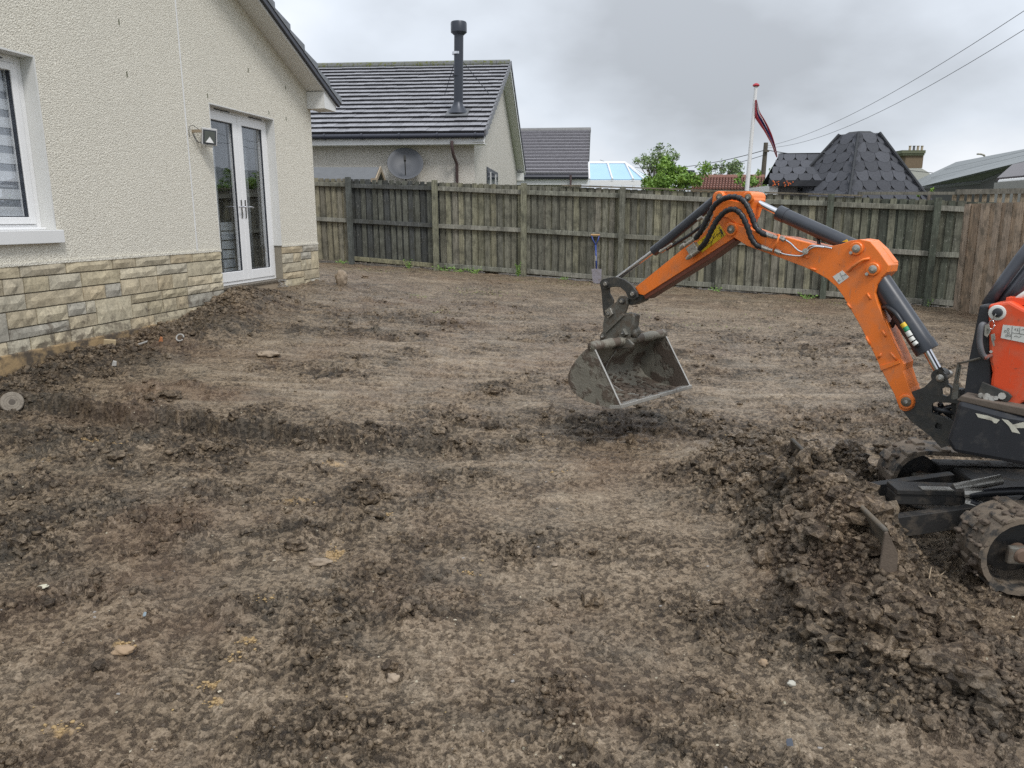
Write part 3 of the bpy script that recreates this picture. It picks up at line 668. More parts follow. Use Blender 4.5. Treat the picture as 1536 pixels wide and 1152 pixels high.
# ---- French doors
RVL = .115; FD = .07
fd = MB(); fo0, fo1 = -RVL - FD, -RVL
wbox(fd, DA0, DA0 + .05, DB, DT, fo0, fo1); wbox(fd, DA1 - .05, DA1, DB, DT, fo0, fo1); wbox(fd, DA0 + .05, DA1 - .05, DT - .05, DT, fo0, fo1); wbox(fd, DA0 + .05, DA1 - .05, DB, DB + .04, fo0, fo1)
frame = fd.build('door_frame', M['white'], house, bevel=.004)
mid = (DA0 + DA1) / 2
fd = MB()
for a_ in (DA0 + .28, mid + .30): wbox(fd, a_, a_ + .34, DT - .035, DT - .022, fo1 + .001, fo1 + .006)
fd.build('trickle_vent', M['darkframe'], frame)
for k, (a0, a1) in enumerate(((DA0 + .052, mid - .003), (mid + .003, DA1 - .052))):
    lf = MB(); z0, z1 = DB + .043, DT - .053; s_ = .105; o0, o1 = fo0 + .005, fo1 + .012
    wbox(lf, a0, a0 + s_, z0, z1, o0, o1); wbox(lf, a1 - s_, a1, z0, z1, o0, o1); wbox(lf, a0 + s_, a1 - s_, z1 - s_, z1, o0, o1); wbox(lf, a0 + s_, a1 - s_, z0, z0 + s_ + .02, o0, o1)
    leaf = lf.build('door', M['white'], house, bevel=.006)
    g = MB(); wbox(g, a0 + s_ - .01, a1 - s_ + .01, z0 + s_, z1 - s_ + .01, -RVL - .04, -RVL - .018); g.build('pane', M['glass'], leaf)
    g = MB()
    for (b0, b1, c0, c1) in ((a0 + s_, a0 + s_ + .008, z0 + s_ + .02, z1 - s_), (a1 - s_ - .008, a1 - s_, z0 + s_ + .02, z1 - s_), (a0 + s_, a1 - s_, z1 - s_ - .008, z1 - s_), (a0 + s_, a1 - s_, z0 + s_ + .02, z0 + s_ + .028)):
        wbox(g, b0, b1, c0, c1, -RVL - .017, -RVL + .002)
    g.build('glazing_seal', M['darkframe'], leaf)
    hx = a1 - .045 if k == 0 else a0 + .045; sgn = -1 if k == 0 else 1; hz = DB + .98
    h = MB(); wbox(h, hx - .014, hx + .014, hz - .14, hz + .09, o1 + .001, o1 + .009)
    h.cyl(wp(hx, hz, o1 + .009), wp(hx, hz, o1 + .05), .009, 10); h.tube([wp(hx, hz, o1 + .05), wp(hx + sgn * .05, hz + .003, o1 + .055), wp(hx + sgn * .13, hz - .004, o1 + .048)], [.010, .009, .007], 10)
    h.build('handle', M['chrome'], leaf, auto=40)
mb = MB(); wbox(mb, DA0 - .02, DA1 + .02, DB - .035, DB - .003, -.2, .01); mb.build('door_sill', M['pinsteel'], house, bevel=.004)
mb = MB(); wbox(mb, DA0 + .0, DA1 - .0, DB - .17, DB - .038, -.06, -.004); mb.build('sill_packer', M['timberpale'], house, bevel=.006)
mb = MB(); wbox(mb, DA1 - .012, DA1 + .001, DB + .46, DT - .0, -RVL, .002); wbox(mb, DA0 - .001, DA0 + .012, DB + .46, DT, -RVL, .002); wbox(mb, DA0 + .012, DA1 - .012, DT - .012, DT + .001, -RVL, .002)
mb.build('reveal_trim', M['reveal'], house)
# ---- window on the left
mb = MB(); wbox(mb, WA0 + .003, WA1 + .03, WB + .001, WB + .115, -.16, .055); sill = mb.build('window_sill', M['whitepaint'], house, bevel=.006)
mb = MB(); wz = WB + .116
wbox(mb, WA1 - .014, WA1 + .001, wz, WT, -.14, .003); wbox(mb, WA0, WA1 - .014, WT - .014, WT + .001, -.14, .003); mb.build('reveal_trim', M['reveal'], house)
fr = MB(); F0, F1 = -.21, -.13
wbox(fr, WA0, WA0 + .06, wz, WT - .014, F0, F1); wbox(fr, WA1 - .075, WA1 - .014, wz, WT - .014, F0, F1); wbox(fr, WA0 + .06, WA1 - .075, WT - .075, WT - .014, F0, F1); wbox(fr, WA0 + .06, WA1 - .075, wz, wz + .045, F0, F1)
wbox(fr, WA0, WA1 - .014, wz, wz + .02, F1, F1 + .05)
wf = fr.build('window_frame', M['white'], house, bevel=.005)
fr = MB(); b0, b1, c0, c1 = WA0 + .06, WA1 - .078, wz + .048, WT - .078
wbox(fr, b0, b0 + .06, c0, c1, F0, F1 + .015); wbox(fr, b1 - .065, b1, c0, c1, F0, F1 + .015); wbox(fr, b0 + .06, b1 - .065, c1 - .06, c1, F0, F1 + .015); wbox(fr, b0 + .06, b1 - .065, c0, c0 + .06, F0, F1 + .015)
fr.build('window_sash', M['white'], wf, bevel=.006)
fr = MB(); wbox(fr, b0 + .05, b1 - .055, c0 + .05, c1 - .05, F0 + .03, F0 + .045); fr.build('pane', M['glass'], wf)
fr = MB(); wbox(fr, b1 - .073, b1 - .0655, c0 + .06, c1 - .06, F0 + .046, F1 + .002); wbox(fr, b0 + .07, b1 - .073, c0 + .0605, c0 + .068, F0 + .046, F1 + .002); fr.build('glazing_seal', M['darkframe'], wf)
fr = MB(); wbox(fr, WA1 - .6, WA1 - .2, WT - .055, WT - .045, F1 + .001, F1 + .006); fr.build('trickle_vent', M['darkframe'], wf)
bl = thing('zebra_blind', wp((b0 + b1) / 2, c0, F0 - .02), 'grey and white striped day and night blind behind the left window', 'blind')
z = c0 + .062; i = 0
while z < c1 - .09:
    s = MB(); hh = .085 if i % 2 == 0 else .062; wbox(s, b0 + .062, b1 - .067, z, min(z + hh, c1 - .062), F0 + .020 - (.005 if i % 2 else 0), F0 + .023 - (.005 if i % 2 else 0))
    s.build('blind_stripe', M['blind'] if i % 2 == 0 else M['voile'], bl); z += hh; i += 1
# ---- dim room behind the doors
rm = MB(); zf = DB + .02
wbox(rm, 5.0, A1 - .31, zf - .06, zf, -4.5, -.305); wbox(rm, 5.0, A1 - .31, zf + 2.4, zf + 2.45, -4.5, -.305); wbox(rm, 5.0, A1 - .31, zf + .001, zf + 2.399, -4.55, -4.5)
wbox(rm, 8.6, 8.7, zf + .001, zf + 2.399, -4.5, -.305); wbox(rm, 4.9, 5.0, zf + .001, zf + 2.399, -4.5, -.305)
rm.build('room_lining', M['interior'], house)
ch = thing('chest_of_drawers', wp(10.0, zf, -.7), 'white chest of drawers with dark gaps behind the French doors', 'chest of drawers')
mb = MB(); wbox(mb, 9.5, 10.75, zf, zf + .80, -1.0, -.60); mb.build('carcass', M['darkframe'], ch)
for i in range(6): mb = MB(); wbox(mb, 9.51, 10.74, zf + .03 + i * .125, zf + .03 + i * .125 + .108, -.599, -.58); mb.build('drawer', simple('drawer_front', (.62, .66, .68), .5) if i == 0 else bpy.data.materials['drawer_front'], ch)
for a_, lb in ((DA1 - .30, 'pale curtain hanging at the right side of the French doors, inside'), (mid - .20, 'pale narrow curtain hanging inside behind the middle of the French doors')):
    c = MB(); pts = []; wdt = .20 if a_ > mid else .09
    for i in range(25): pts.append((a_ + i / 24 * wdt, -.40 + .022 * math.sin(i * 1.7)))
    vs_ = []; fs = []
    for (aa, oo) in pts: vs_ += [wp(aa, zf + .02, oo), wp(aa, zf + 2.2, oo)]
    for i in range(24): fs.append((2 * i, 2 * i + 2, 2 * i + 3, 2 * i + 1))
    c.add(vs_, fs); o = c.build('curtain', simple('curtain_cloth', (.45, .47, .47), .9), None, smooth=True, fix=False); sol = o.modifiers.new('s', 'SOLIDIFY'); sol.thickness = .004
    tag(o, lb, 'curtain')
# ---- floodlight beside the doors
lc = wp(9.20, .90, .10)
fl = thing('floodlight', wp(9.12, .95, 0), 'small grey security floodlight on a wooden block left of the French doors', 'floodlight')
fd_ = (NW * .62 - UW * .62 - UP * .06).normalized(); sx_ = UW - fd_ * UW.dot(fd_); sx_.normalize(); uy = fd_.cross(sx_) * -1
if uy.z < 0: uy = -uy
lc = wp(9.24, .92, .13)
mb = MB(); mb.obox(lc - sx_ * .085 - uy * .095 - fd_ * .05, sx_ * .17, uy * .19, fd_ * .05); hsg = mb.build('housing', simple('grey_lamp_housing', (.50, .50, .50), .45), fl, bevel=.008)
mb = MB(); mb.obox(lc - sx_ * .070 - uy * .082 + fd_ * .0005, sx_ * .14, uy * .155, fd_ * .006); mb.build('bezel', M['darkframe'], hsg)
mb = MB(); mb.obox(lc - sx_ * .058 - uy * .069 + fd_ * .007, sx_ * .116, uy * .13, fd_ * .003); mb.build('reflector', simple('tinted_reflector', (.13, .14, .13), .25, .5), hsg)
mb = MB(); mb.prism([lc - sx_ * .045 - uy * .066 + fd_ * .0105, lc + sx_ * .045 - uy * .066 + fd_ * .0105, lc + uy * .0 + fd_ * .0105], fd_ * .002); mb.build('lamp_plate', M['white'], hsg)
mb = MB(); mb.obox(wp(9.10, .955, .0), UW * .03, UP * .03, NW * .11); mb.build('timber_block', M['timberpale'], fl)
mb = MB(); mb.obox(lc - uy * .115 - sx_ * .04 - fd_ * .04, sx_ * .08, uy * .038, fd_ * .04); mb.build('sensor_box', M['zinc'], fl, bevel=.004)
mb = MB(); mb.tube(spline([wp(9.05, .90, .004), wp(9.04, .99, .01), wp(9.09, 1.03, .02), wp(9.16, 1.01, .03), lc - fd_ * .04]), .0028, 6); mb.tube(spline([wp(9.08, .93, .03), wp(9.12, .86, .05), wp(9.2, .85, .06), lc - fd_ * .05 - uy * .04]), .005, 6); mb.build('cable', M['wirem'], fl, smooth=True)
# ================================================================ weathered back fence
fence = thing('timber_back_fence', (1.5, 14.8, .3), 'long weathered green-grey board fence closing the far side of the garden', 'fence')
FX = lambda x: 15.32 - .352 * x
FB = lambda x: H - 1.13 - .050 * (x - .25)
fdir = Vector((1, -.352, 0)).normalized(); fn = Vector((-.352, -1, 0)).normalized(); frot = math.atan2(-.352, 1)
def fp(s, off=0): x = .25 + s * fdir.x; q = Vector((x, FX(x), FB(x))); return q + fn * off       # s metres along, off towards viewer
def boardmesh(name, wd, th, ht, var):
    mb = MB(); r = random.Random(var); nseg = 4
    x0, x1 = -wd / 2, wd / 2; vs_ = []; fs = []
    for i in range(nseg + 1):
        zz_ = ht * i / nseg; dx = r.uniform(-.003, .003); dy = r.uniform(-.004, .004)
        vs_ += [(x0 + dx, dy, zz_), (x1 + dx, dy, zz_), (x1 + dx, dy + th, zz_), (x0 + dx, dy + th, zz_)]
    for i in range(nseg):
        for k in range(4): a = i * 4 + k; b = i * 4 + (k + 1) % 4; fs.append((a, b, b + 4, a + 4))
    fs += [(3, 2, 1, 0), (nseg * 4, nseg * 4 + 1, nseg * 4 + 2, nseg * 4 + 3)]
    mb.add(vs_, fs); return mb.mesh(name, M['wood'])
BMf = [boardmesh('board', .100, .018, 1.74, i) for i in range(3)]; BMb = [boardmesh('board', .10, .018, 1.70, i + 9) for i in range(2)]
fr_ = random.Random(5)
S0, S1 = -6.2, 8.1
posts = []
for px in (527, 655, 787, 933, 1081, 1240, 1397):
    lo, hi = -9, 12
    for _ in range(50):
        m_ = (lo + hi) / 2; q = fp(m_); d = q.y * cp - (q.z + .9 - H) * sp
        if 768 + FPX * q.x / d < px: lo = m_
        else: hi = m_
    posts.append(lo)
def fcol(s, front=True):
    if posts[0] < s < posts[1]: base = (.085, .092, .088) if fr_.random() < .8 else (.15, .155, .12)
    elif s > posts[5] + .2: base = fr_.choice([(.13, .145, .10), (.17, .17, .12), (.10, .115, .085), (.20, .20, .13)])
    elif s < posts[0]: base = fr_.choice([(.34, .30, .18), (.28, .25, .17), (.38, .33, .19)])
    else: base = fr_.choice([(.29, .275, .165), (.23, .22, .15), (.33, .305, .18), (.19, .185, .135), (.26, .25, .175), (.30, .275, .20)])
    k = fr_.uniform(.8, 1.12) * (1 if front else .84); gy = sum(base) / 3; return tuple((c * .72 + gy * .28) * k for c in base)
s = S0; pitch = .142
while s < S1:
    tilt = fr_.uniform(-.008, .008)
    p = fp(s, -.03); put('board', fr_.choice(BMf), fence, (p.x, p.y, p.z + .03 + fr_.uniform(-.006, .012)), (0, tilt, frot + fr_.uniform(-.02, .02)), fcol(s))
    p = fp(s + pitch / 2, -.052); put('board', fr_.choice(BMb if s < posts[1] - .3 else BMf), fence, (p.x, p.y, p.z + .03 - fr_.uniform(0, .012)), (0, tilt, frot), fcol(s, False))
    s += pitch
for s in posts:
    mb = MB(); p = fp(s, .065); mb.obox(p - fdir * .05 + fn * -.05 - UP * .12, fdir * .10, fn * .09, UP * 1.93)
    c = (.13, .14, .13) if s == posts[0] else (.27, .265, .19) if s in posts[1:3] else (.20, .20, .16) if s < posts[5] else (.12, .135, .105)
    mb.build('post', M['wood'], fence, bevel=.006, color=c)
bays = [S0] + posts + [S1]
for i in range(len(bays) - 1):
    a, b = bays[i] + .051, bays[i + 1] - .051
    dk = i == 1
    for zz_, hh in ((1.60, .085), (.86, .085), (.05, .09)):
        if zz_ < .1 and i < 1: continue
        mb = MB(); p = fp(a, -.01); q = fp(b, -.01); dd = fr_.uniform(-.012, .012)
        mb.prism([p + UP * (zz_ + dd), q + UP * (zz_ - dd), q + UP * (zz_ - dd + hh), p + UP * (zz_ + dd + hh)], fn * .036)
        mb.build('rail', M['wood'], fence, bevel=.004, color=(.12, .125, .12) if dk and zz_ > .1 else (.33, .31, .20) if dk else fr_.choice([(.33, .32, .27), (.28, .28, .23), (.24, .235, .19)]))
for (a, b) in ((posts[3] - 1.2, posts[4] + .6), (posts[4] + .7, posts[5] + .5)):
    mb = MB(); p, q = fp(a, -.06), fp(b, -.06); mb.prism([p + UP * 1.785, q + UP * 1.79, q + UP * 1.815, p + UP * 1.81], fn * .06); mb.build('capping_rail', M['wood'], fence, color=(.22, .19, .14))
# ================================================================ brown side fence
sf = thing('brown_side_fence', (7.35, 10, .1), 'brown close-boarded fence panels along the right side of the garden', 'fence')
bm3 = [boardmesh('board', .158, .016, 1.74, i + 30) for i in range(3)]; y = 12.42; i = 0
while y > 1.0:
    pan = int((12.42 - y) // .92); zb = float(zbase(7.3, y)) - .04
    if i % 6 == 0: off = fr_.uniform(-.03, .03)
    c = fr_.choice([(.42, .31, .215), (.48, .37, .27), (.34, .25, .175), (.44, .345, .26)]); 
    put('board', fr_.choice(bm3), sf, (7.36 - .06 * (12.4 - y) + off + .022 * (i % 2) + fr_.uniform(-.006, .006), y, H - 1.505), (0, R(1.0), R(90) - .06 + .05), c); y -= .141; i += 1
# thin-slatted fence that shows above the brown panels
ts = thing('slatted_trellis_fence', (9, 13.8, .3), 'taller pale fence of thin upright slats showing above the brown panels', 'fence')
TL = at(1432, 292, 13.9); TR = at(1680, 288, 13.2); dv = TR - TL; dv.z = 0; n_ = int(dv.length / .115)
tm = MB(); tm.box(-.035, .035, -.01, .01, -2.0, 0); tme = tm.mesh('slat', M['wood'])
for i in range(n_): p = TL + dv * (i / n_); put('slat', tme, ts, (p.x, p.y, TL.z + (TR.z - TL.z) * i / n_), (0, 0, math.atan2(dv.y, dv.x)), fr_.choice([(.34, .27, .19), (.28, .22, .15), (.38, .31, .22)]))
mb = MB(); mb.prism([TL + UP * .001, TR + UP * .001, TR + UP * .09, TL + UP * .09], Vector((0, -.05, 0))); mb.build('capping_rail', M['wood'], ts, color=(.20, .185, .155))
mb = MB(); p = at(1288, 292, 13.6); q = at(1432, 292, 13.8); mb.prism([p, q, q + UP * .05, p + UP * .05], Vector((0, .05, 0))); mb.build('rail', M['wood'], ts, color=(.18, .17, .14))
# ================================================================ neighbour bungalow with the flue
hd2 = .0875; u2 = Vector((1, -hd2, 0)).normalized(); v2 = Vector((hd2, 1, 0)).normalized()
C2 = at(727, 213, 20.0); C2 = Vector((C2.x, C2.y, 0)) ; EZ2 = 2.13 + H; RZ2 = 5.1 + H; HALF = 7.2
def h2(a, b, z): q = C2 + u2 * a + v2 * b; return Vector((q.x, q.y, z))   # a to the right of the roof corner, b back
bung = thing('pale_bungalow', h2(-3, 3, .4), 'pale roughcast bungalow with a striped grey tiled roof and a tall black flue', 'house')
mb = MB(); gw = -.32                                      # gable wall line
mb.obox(h2(-9, .35, -.1), u2 * (9 + gw), v2 * .3, UP * (EZ2 - .10)); mb.prism([h2(gw, .36, -.1), h2(gw, 2 * HALF - .36, -.1), h2(gw, 2 * HALF - .36, EZ2 - .1), h2(gw, HALF, RZ2 - .22), h2(gw, .36, EZ2 - .1)], -u2 * .3)
mb.build('wall', M['roughcast2'], bung)
ncr = 17; sl_len = math.hypot(HALF, RZ2 - EZ2); sdv = (v2 * HALF + UP * (RZ2 - EZ2)) / sl_len; snv = u2.cross(sdv).normalized()
if snv.z < 0: snv = -snv
rowh = sl_len / ncr
mb = MB(); mb.prism([h2(-9, 0, EZ2 - .03), h2(0, 0, EZ2 - .03), h2(0, HALF, RZ2 - .03), h2(0, 2 * HALF, EZ2 - .03), h2(0, 2 * HALF, EZ2 - .10), h2(0, HALF, RZ2 - .10), h2(0, 0, EZ2 - .10)][1:], -u2 * 9)
mb.build('roof', simple('roof_underlay', (.03, .03, .035), .7), bung)
TW = .30
tmb = MB(); a_, b_, c_ = u2 * (TW - .006), sdv * (rowh + .02), snv
th_ = .070
tmb.prism([Vector((0, 0, 0)), -sdv * 0 + snv * th_, sdv * (rowh + .03) + snv * .012, sdv * (rowh + .03)], u2 * (TW - .006))
M['butt'] = simple('dark_tile_butt', (.022, .022, .026), .8)  # near-black strip along the lower edge of each tile
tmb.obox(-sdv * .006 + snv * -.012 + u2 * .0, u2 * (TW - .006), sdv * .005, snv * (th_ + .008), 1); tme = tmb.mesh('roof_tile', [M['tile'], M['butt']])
cnt = 0; rest = MB(); rr = random.Random(3)
for r_ in range(ncr):
    off = (r_ % 2) * TW / 2
    k = 0
    while True:
        a = -TW * (k + 1) - off + (.0 if off == 0 else .0)
        if a < -6.6: break
        p = h2(a, 0, EZ2) + sdv * (rowh * r_) + snv * rr.uniform(-.004, .006)
        if cnt < 290 and (a > -5.6): g_ = rr.uniform(.85, 1.15); put('roof_tile', tme, bung, p, (0, 0, 0), (.30 * g_, .30 * g_, .32 * g_)); cnt += 1
        else: rest.prism([p, p + snv * th_, p + sdv * (rowh + .03) + snv * .012, p + sdv * (rowh + .03)], u2 * (TW - .006))
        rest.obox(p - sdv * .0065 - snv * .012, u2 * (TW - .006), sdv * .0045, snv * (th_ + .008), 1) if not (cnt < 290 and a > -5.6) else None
        k += 1
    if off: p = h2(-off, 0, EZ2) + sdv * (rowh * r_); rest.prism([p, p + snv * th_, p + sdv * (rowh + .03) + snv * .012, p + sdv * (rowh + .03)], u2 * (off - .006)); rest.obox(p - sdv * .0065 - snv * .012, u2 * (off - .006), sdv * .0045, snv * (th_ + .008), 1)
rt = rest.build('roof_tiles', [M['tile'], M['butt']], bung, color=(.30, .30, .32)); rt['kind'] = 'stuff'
mb = MB(); 
for k in range(20): mb.tube([h2(-.45 * (k + 1) + .01, HALF, RZ2 + .03), h2(-.45 * k, HALF, RZ2 + .03)], .13, 10)
mb.build('ridge_tiles', simple('mossy_ridge', (.15, .155, .15), .8, dirt=(.11, .12, .03), dirtfac=(.5, .6)), bung, smooth=False)['kind'] = 'stuff'
for k in range(ncr):
    mb = MB(); p = h2(.0, 0, EZ2) + sdv * (rowh * k); mb.prism([p + snv * .08 - UP * .14, p + snv * .09, p + sdv * rowh + snv * .07, p + sdv * rowh - UP * .14], u2 * .045); mb.build('verge_tile', M['tile'], bung, color=(.15, .15, .16))
mb = MB(); mb.prism([h2(gw + .002, -.05, EZ2 - .22), h2(gw + .002, HALF, RZ2 - .20), h2(gw + .002, HALF, RZ2 - .18), h2(gw + .002, -.05, EZ2 - .20)], u2 * .31)
mb.prism([h2(gw + .002, 2 * HALF, EZ2 - .22), h2(gw + .002, HALF, RZ2 - .20), h2(gw + .002, HALF, RZ2 - .18), h2(gw + .002, 2 * HALF, EZ2 - .20)], u2 * .31); mb.build('soffit', M['whitepaint'], bung)
mb = MB(); mb.prism([h2(.0, 2 * HALF + .1, EZ2 - .25), h2(.0, HALF, RZ2 - .18), h2(.0, HALF, RZ2 + .0), h2(.0, 2 * HALF + .1, EZ2 - .06)], u2 * .02); mb.build('barge_board', M['whitepaint'], bung)
mb = MB(); mb.prism([h2(.021, 2 * HALF + .15, EZ2 - .10), h2(.021, HALF, RZ2 - .02), h2(.021, HALF, RZ2 + .12), h2(.021, 2 * HALF + .15, EZ2 + .05)], u2 * .03); mb.build('verge_trim', M['navy'], bung)
mb = MB(); mb.obox(h2(gw + .003, 2 * HALF - .5, EZ2 - .5), u2 * .29, v2 * .5, UP * .32); mb.build('eaves_box', M['whitepaint'], bung)
mb = MB(); mb.obox(h2(-9, -.02, EZ2 - .27), u2 * 9, v2 * .03, UP * .18); mb.obox(h2(-9, .011, EZ2 - .27), u2 * 9, v2 * .335, UP * .02); mb.build('fascia', M['whitepaint'], bung)
mb = MB(); mb.tube([h2(-9, -.09, EZ2 - .07), h2(-.0, -.09, EZ2 - .07)], .062, 12); gut = mb.build('gutter', M['navy'], bung, auto=40)
for k in range(9): mb = MB(); mb.tube([h2(-.25 - k * .98, -.09, EZ2 - .07), h2(-.20 - k * .98, -.09, EZ2 - .07)], .078, 12); mb.build('gutter_bracket', M['navy'], gut, auto=40)
dpx = h2(-.83, 0, 0); a_dp = -.83
mb = MB(); mb.tube([h2(a_dp, -.09, EZ2 - .19), h2(a_dp, -.09, EZ2 - .33), h2(a_dp + .02, .02, EZ2 - .55), h2(a_dp + .06, .28, EZ2 - .72), h2(a_dp + .06, .28, .2)], .042, 10); mb.build('downpipe', M['brownpipe'], bung, auto=50)
# gable window
mb = MB(); p = h2(gw + .003, 3.0, H + .25); mb.obox(p, v2 * 3.0, UP * 1.25, u2 * .02); gwf = mb.build('window', M['darkframe'], bung)
for k in range(2): mb = MB(); mb.obox(h2(gw + .024, 3.12 + k * 1.42, H + .35), v2 * 1.34, UP * 1.05, u2 * .006); mb.build('pane', M['darkglass'], gwf)
for k in range(1): mb = MB(); mb.obox(h2(gw + .03, 3.76, H + .35), v2 * .05, UP * 1.05, u2 * .02); mb.obox(h2(gw + .03, 5.18, H + .35), v2 * .05, UP * 1.05, u2 * .02); mb.obox(h2(gw + .03, 3.12, H + .95), v2 * 2.76, UP * .04, u2 * .02); mb.build('glazing_bar', M['whitepaint'], gwf)
# flue
FLY = 21.9; fb = at(687, 176, FLY)
# find where that pixel column meets the roof plane
for _ in range(40):
    zr = EZ2 + (RZ2 - EZ2) * ((Vector((fb.x, fb.y, 0)) - C2).dot(v2)) / HALF
    FLY += (zr - fb.z) * -.6 if False else 0; 
    if abs(zr - fb.z) < .002: break
    FLY += .35 * (fb.z - zr); fb = at(687, 172, FLY)
ftop = at(688, 33, fb.y)
flue = thing('black_flue', fb, 'tall black twin-wall stove flue with a drum cowl rising through the tiled roof', 'flue')
mb = MB(); mb.cyl(fb - UP * .4, ftop - UP * .25, .125, 20); mb.build('pipe', M['fluegrey'], flue, auto=40)
hgt = ftop.z - fb.z
for fr2 in (.42, .88): mb = MB(); mb.cyl(fb + UP * (hgt * fr2), fb + UP * (hgt * fr2 + .03), .135, 20); mb.build('joint_band', M['fluegrey'], flue, auto=40)
mb = MB(); mb.cyl(fb + UP * (hgt * .655), fb + UP * (hgt * .655 + .06), .138, 20); mb.build('clamp_band', M['chrome'], flue, auto=40)
mb = MB(); mb.lathe(fb + UP * .02, (0, 0, 1), [(.30, 0), (.26, .06), (.15, .22), (.132, .30)], 20); mb.build('storm_collar', M['fluegrey'], flue, auto=40)
mb = MB(); mb.lathe(ftop - UP * .33, (0, 0, 1), [(.13, 0), (.20, .06), (.215, .07), (.215, .30), (.20, .33)], 24); mb.build('cowl', M['fluegrey'], flue, auto=40)
mb = MB(); q = fb - UP * .1; mb.obox(q - u2 * .30 - sdv * .36 + snv * .16, u2 * .60, sdv * .62, snv * .02); mb.build('flashing', M['slatefelt'], flue)
for sg, dx in ((-1, -.95), (1, 1.35)):
    a = fb + UP * (hgt * .655) ; bs = h2(0, 0, 0); foot = fb + u2 * (.55 * sg * (1 if sg < 0 else 1.4)) + sdv * 1.15 + snv * .12; foot.z = EZ2 + (RZ2 - EZ2) * ((Vector((foot.x, foot.y, 0)) - C2).dot(v2)) / HALF + .22
    mb = MB(); mb.cyl(a, foot, .009, 6); mb.build('stay', M['fluegrey'], flue)
# satellite dish
dc = at(608, 246, 20.15); dsh = thing('satellite_dish', dc, 'round grey mesh satellite dish fixed to the bungalow wall', 'satellite dish')
dax = Vector((.10, -.9, .50)).normalized(); mb = MB(); mb.lathe(dc, -dax, [(.0, .10), (.2, .085), (.36, .03), (.45, -.03), (.465, -.03), (.455, -.015), (.36, .045), (.2, .10), (.0, .115)], 36)
o = mb.build('reflector', M['dish'], dsh, smooth=True)
mb = MB(); mb.tube([dc + UP * -.40 + dax * .02, dc + dax * .42 - UP * .12], .013, 8); mb.obox(dc + dax * .40 - UP * .16 + u2 * -.03, u2 * .06, UP * .12, dax * .07); mb.build('feed_arm', M['cast'], dsh)
mb = MB(); mb.tube([dc - dax * .1 - UP * .1, dc - UP * .45 - dax * .12, dc - UP * .5 + v2 * .25], .022, 8); mb.build('mounting_pole', M['cast'], dsh)
# ================================================================ small shed roof behind the fence, left
sb0, sb1 = at(430, 268, 18.6), at(566, 268, 18.6); sz = sb0.z
shed = thing('garden_shed', (sb1.x - 1, 18.8, .6), 'low grey felt-roofed shed between the house corner and the satellite dish', 'shed')
mb = MB(); ev = sz; rd_ = at(560, 252, 19.2); x0, x1 = sb0.x, sb1.x
mb.obox((x0, 18.65, ev - 1.6), (x1 - x0 - .25, 0, 0), (0, 1.1, 0), (0, 0, 1.6)); mb.build('wall', simple('pale_shed_boards', (.42, .45, .47), .8), shed)
mb = MB(); mb.prism([(x1 - .05, 18.5, ev - .02), (x1 - .05, 19.2, rd_.z + .02), (x1 - .05, 19.9, ev - .02), (x1 - .05, 19.9, ev - .06), (x1 - .05, 19.2, rd_.z - .03), (x1 - .05, 18.5, ev - .06)], Vector((x0 - x1, 0, 0))); mb.build('roof', M['slatefelt'], shed)
for (ya, yb) in ((18.42, 19.2), (19.98, 19.2)): mb = MB(); mb.prism([(x1 - .03, ya, ev - .14), (x1 - .03, yb, rd_.z - .08), (x1 - .03, yb, rd_.z + .04), (x1 - .03, ya, ev - .02)], (.03, 0, 0)); mb.build('barge_board', M['timberpale'], shed)
mb = MB(); mb.obox((x1 - .12, 18.40, ev - .3), (.14, 0, 0), (0, .06, 0), (0, 0, .3)); mb.build('corner_post', M['timberpale'], shed)
# ================================================================ second tiled roof
r3 = thing('far_tiled_house', at(834, 300, 40), 'farther house showing only its small striped tiled roof right of the bungalow', 'house')
E0, E1_ = at(720, 263, 36), at(883, 263, 36); T0, T1 = at(720, 198, 41), at(886, 196, 41)
mb = MB(); mb.add([E0, E1_, T1, T0, E0 + Vector((0, 9, 0)), E1_ + Vector((0, 9, 0))], [(0, 1, 2, 3), (3, 2, 5, 4), (1, 5, 2)]); mb.build('roof', simple('far_roof_underlay', (.035, .035, .04), .7), r3)
NR = 14
for k in range(NR):
    f0, f1 = k / NR, (k + 1) / NR; a, b = E0.lerp(T0, f0), E1_.lerp(T1, f0); c, d = E1_.lerp(T1, f1), E0.lerp(T0, f1); n3 = Vector((0, -.5, .86))
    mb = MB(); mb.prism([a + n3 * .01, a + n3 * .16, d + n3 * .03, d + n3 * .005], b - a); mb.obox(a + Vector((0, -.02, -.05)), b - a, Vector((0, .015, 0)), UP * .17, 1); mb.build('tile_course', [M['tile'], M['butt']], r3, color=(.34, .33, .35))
mb = MB(); mb.tube([T0 + UP * .03, T1 + UP * .03], .14, 8); mb.build('ridge', M['tile'], r3, color=(.2, .2, .2))
mb = MB(); mb.tube([E0 + Vector((0, -.1, -.08)), E1_ + Vector((0, -.1, -.08))], .10, 8); mb.build('gutter', M['navy'], r3)
mb = MB(); mb.obox(E0 + Vector((0, .0, -.42)), Vector((E1_.x - E0.x, 0, 0)), Vector((0, .03, 0)), UP * .3); mb.build('fascia', M['whitepaint'], r3)
mb = MB(); mb.obox(E0 + Vector((0, .3, -3.2)), Vector((E1_.x - E0.x - .3, 0, 0)), Vector((0, 8.6, 0)), UP * 2.95); mb.build('wall', M['roughcast2'], r3)
mb = MB(); p = at(856, 266, 35.8); mb.cyl(p + UP * .1, p - UP * 1.5, .05, 8); mb.build('downpipe', M['brownpipe'], r3)
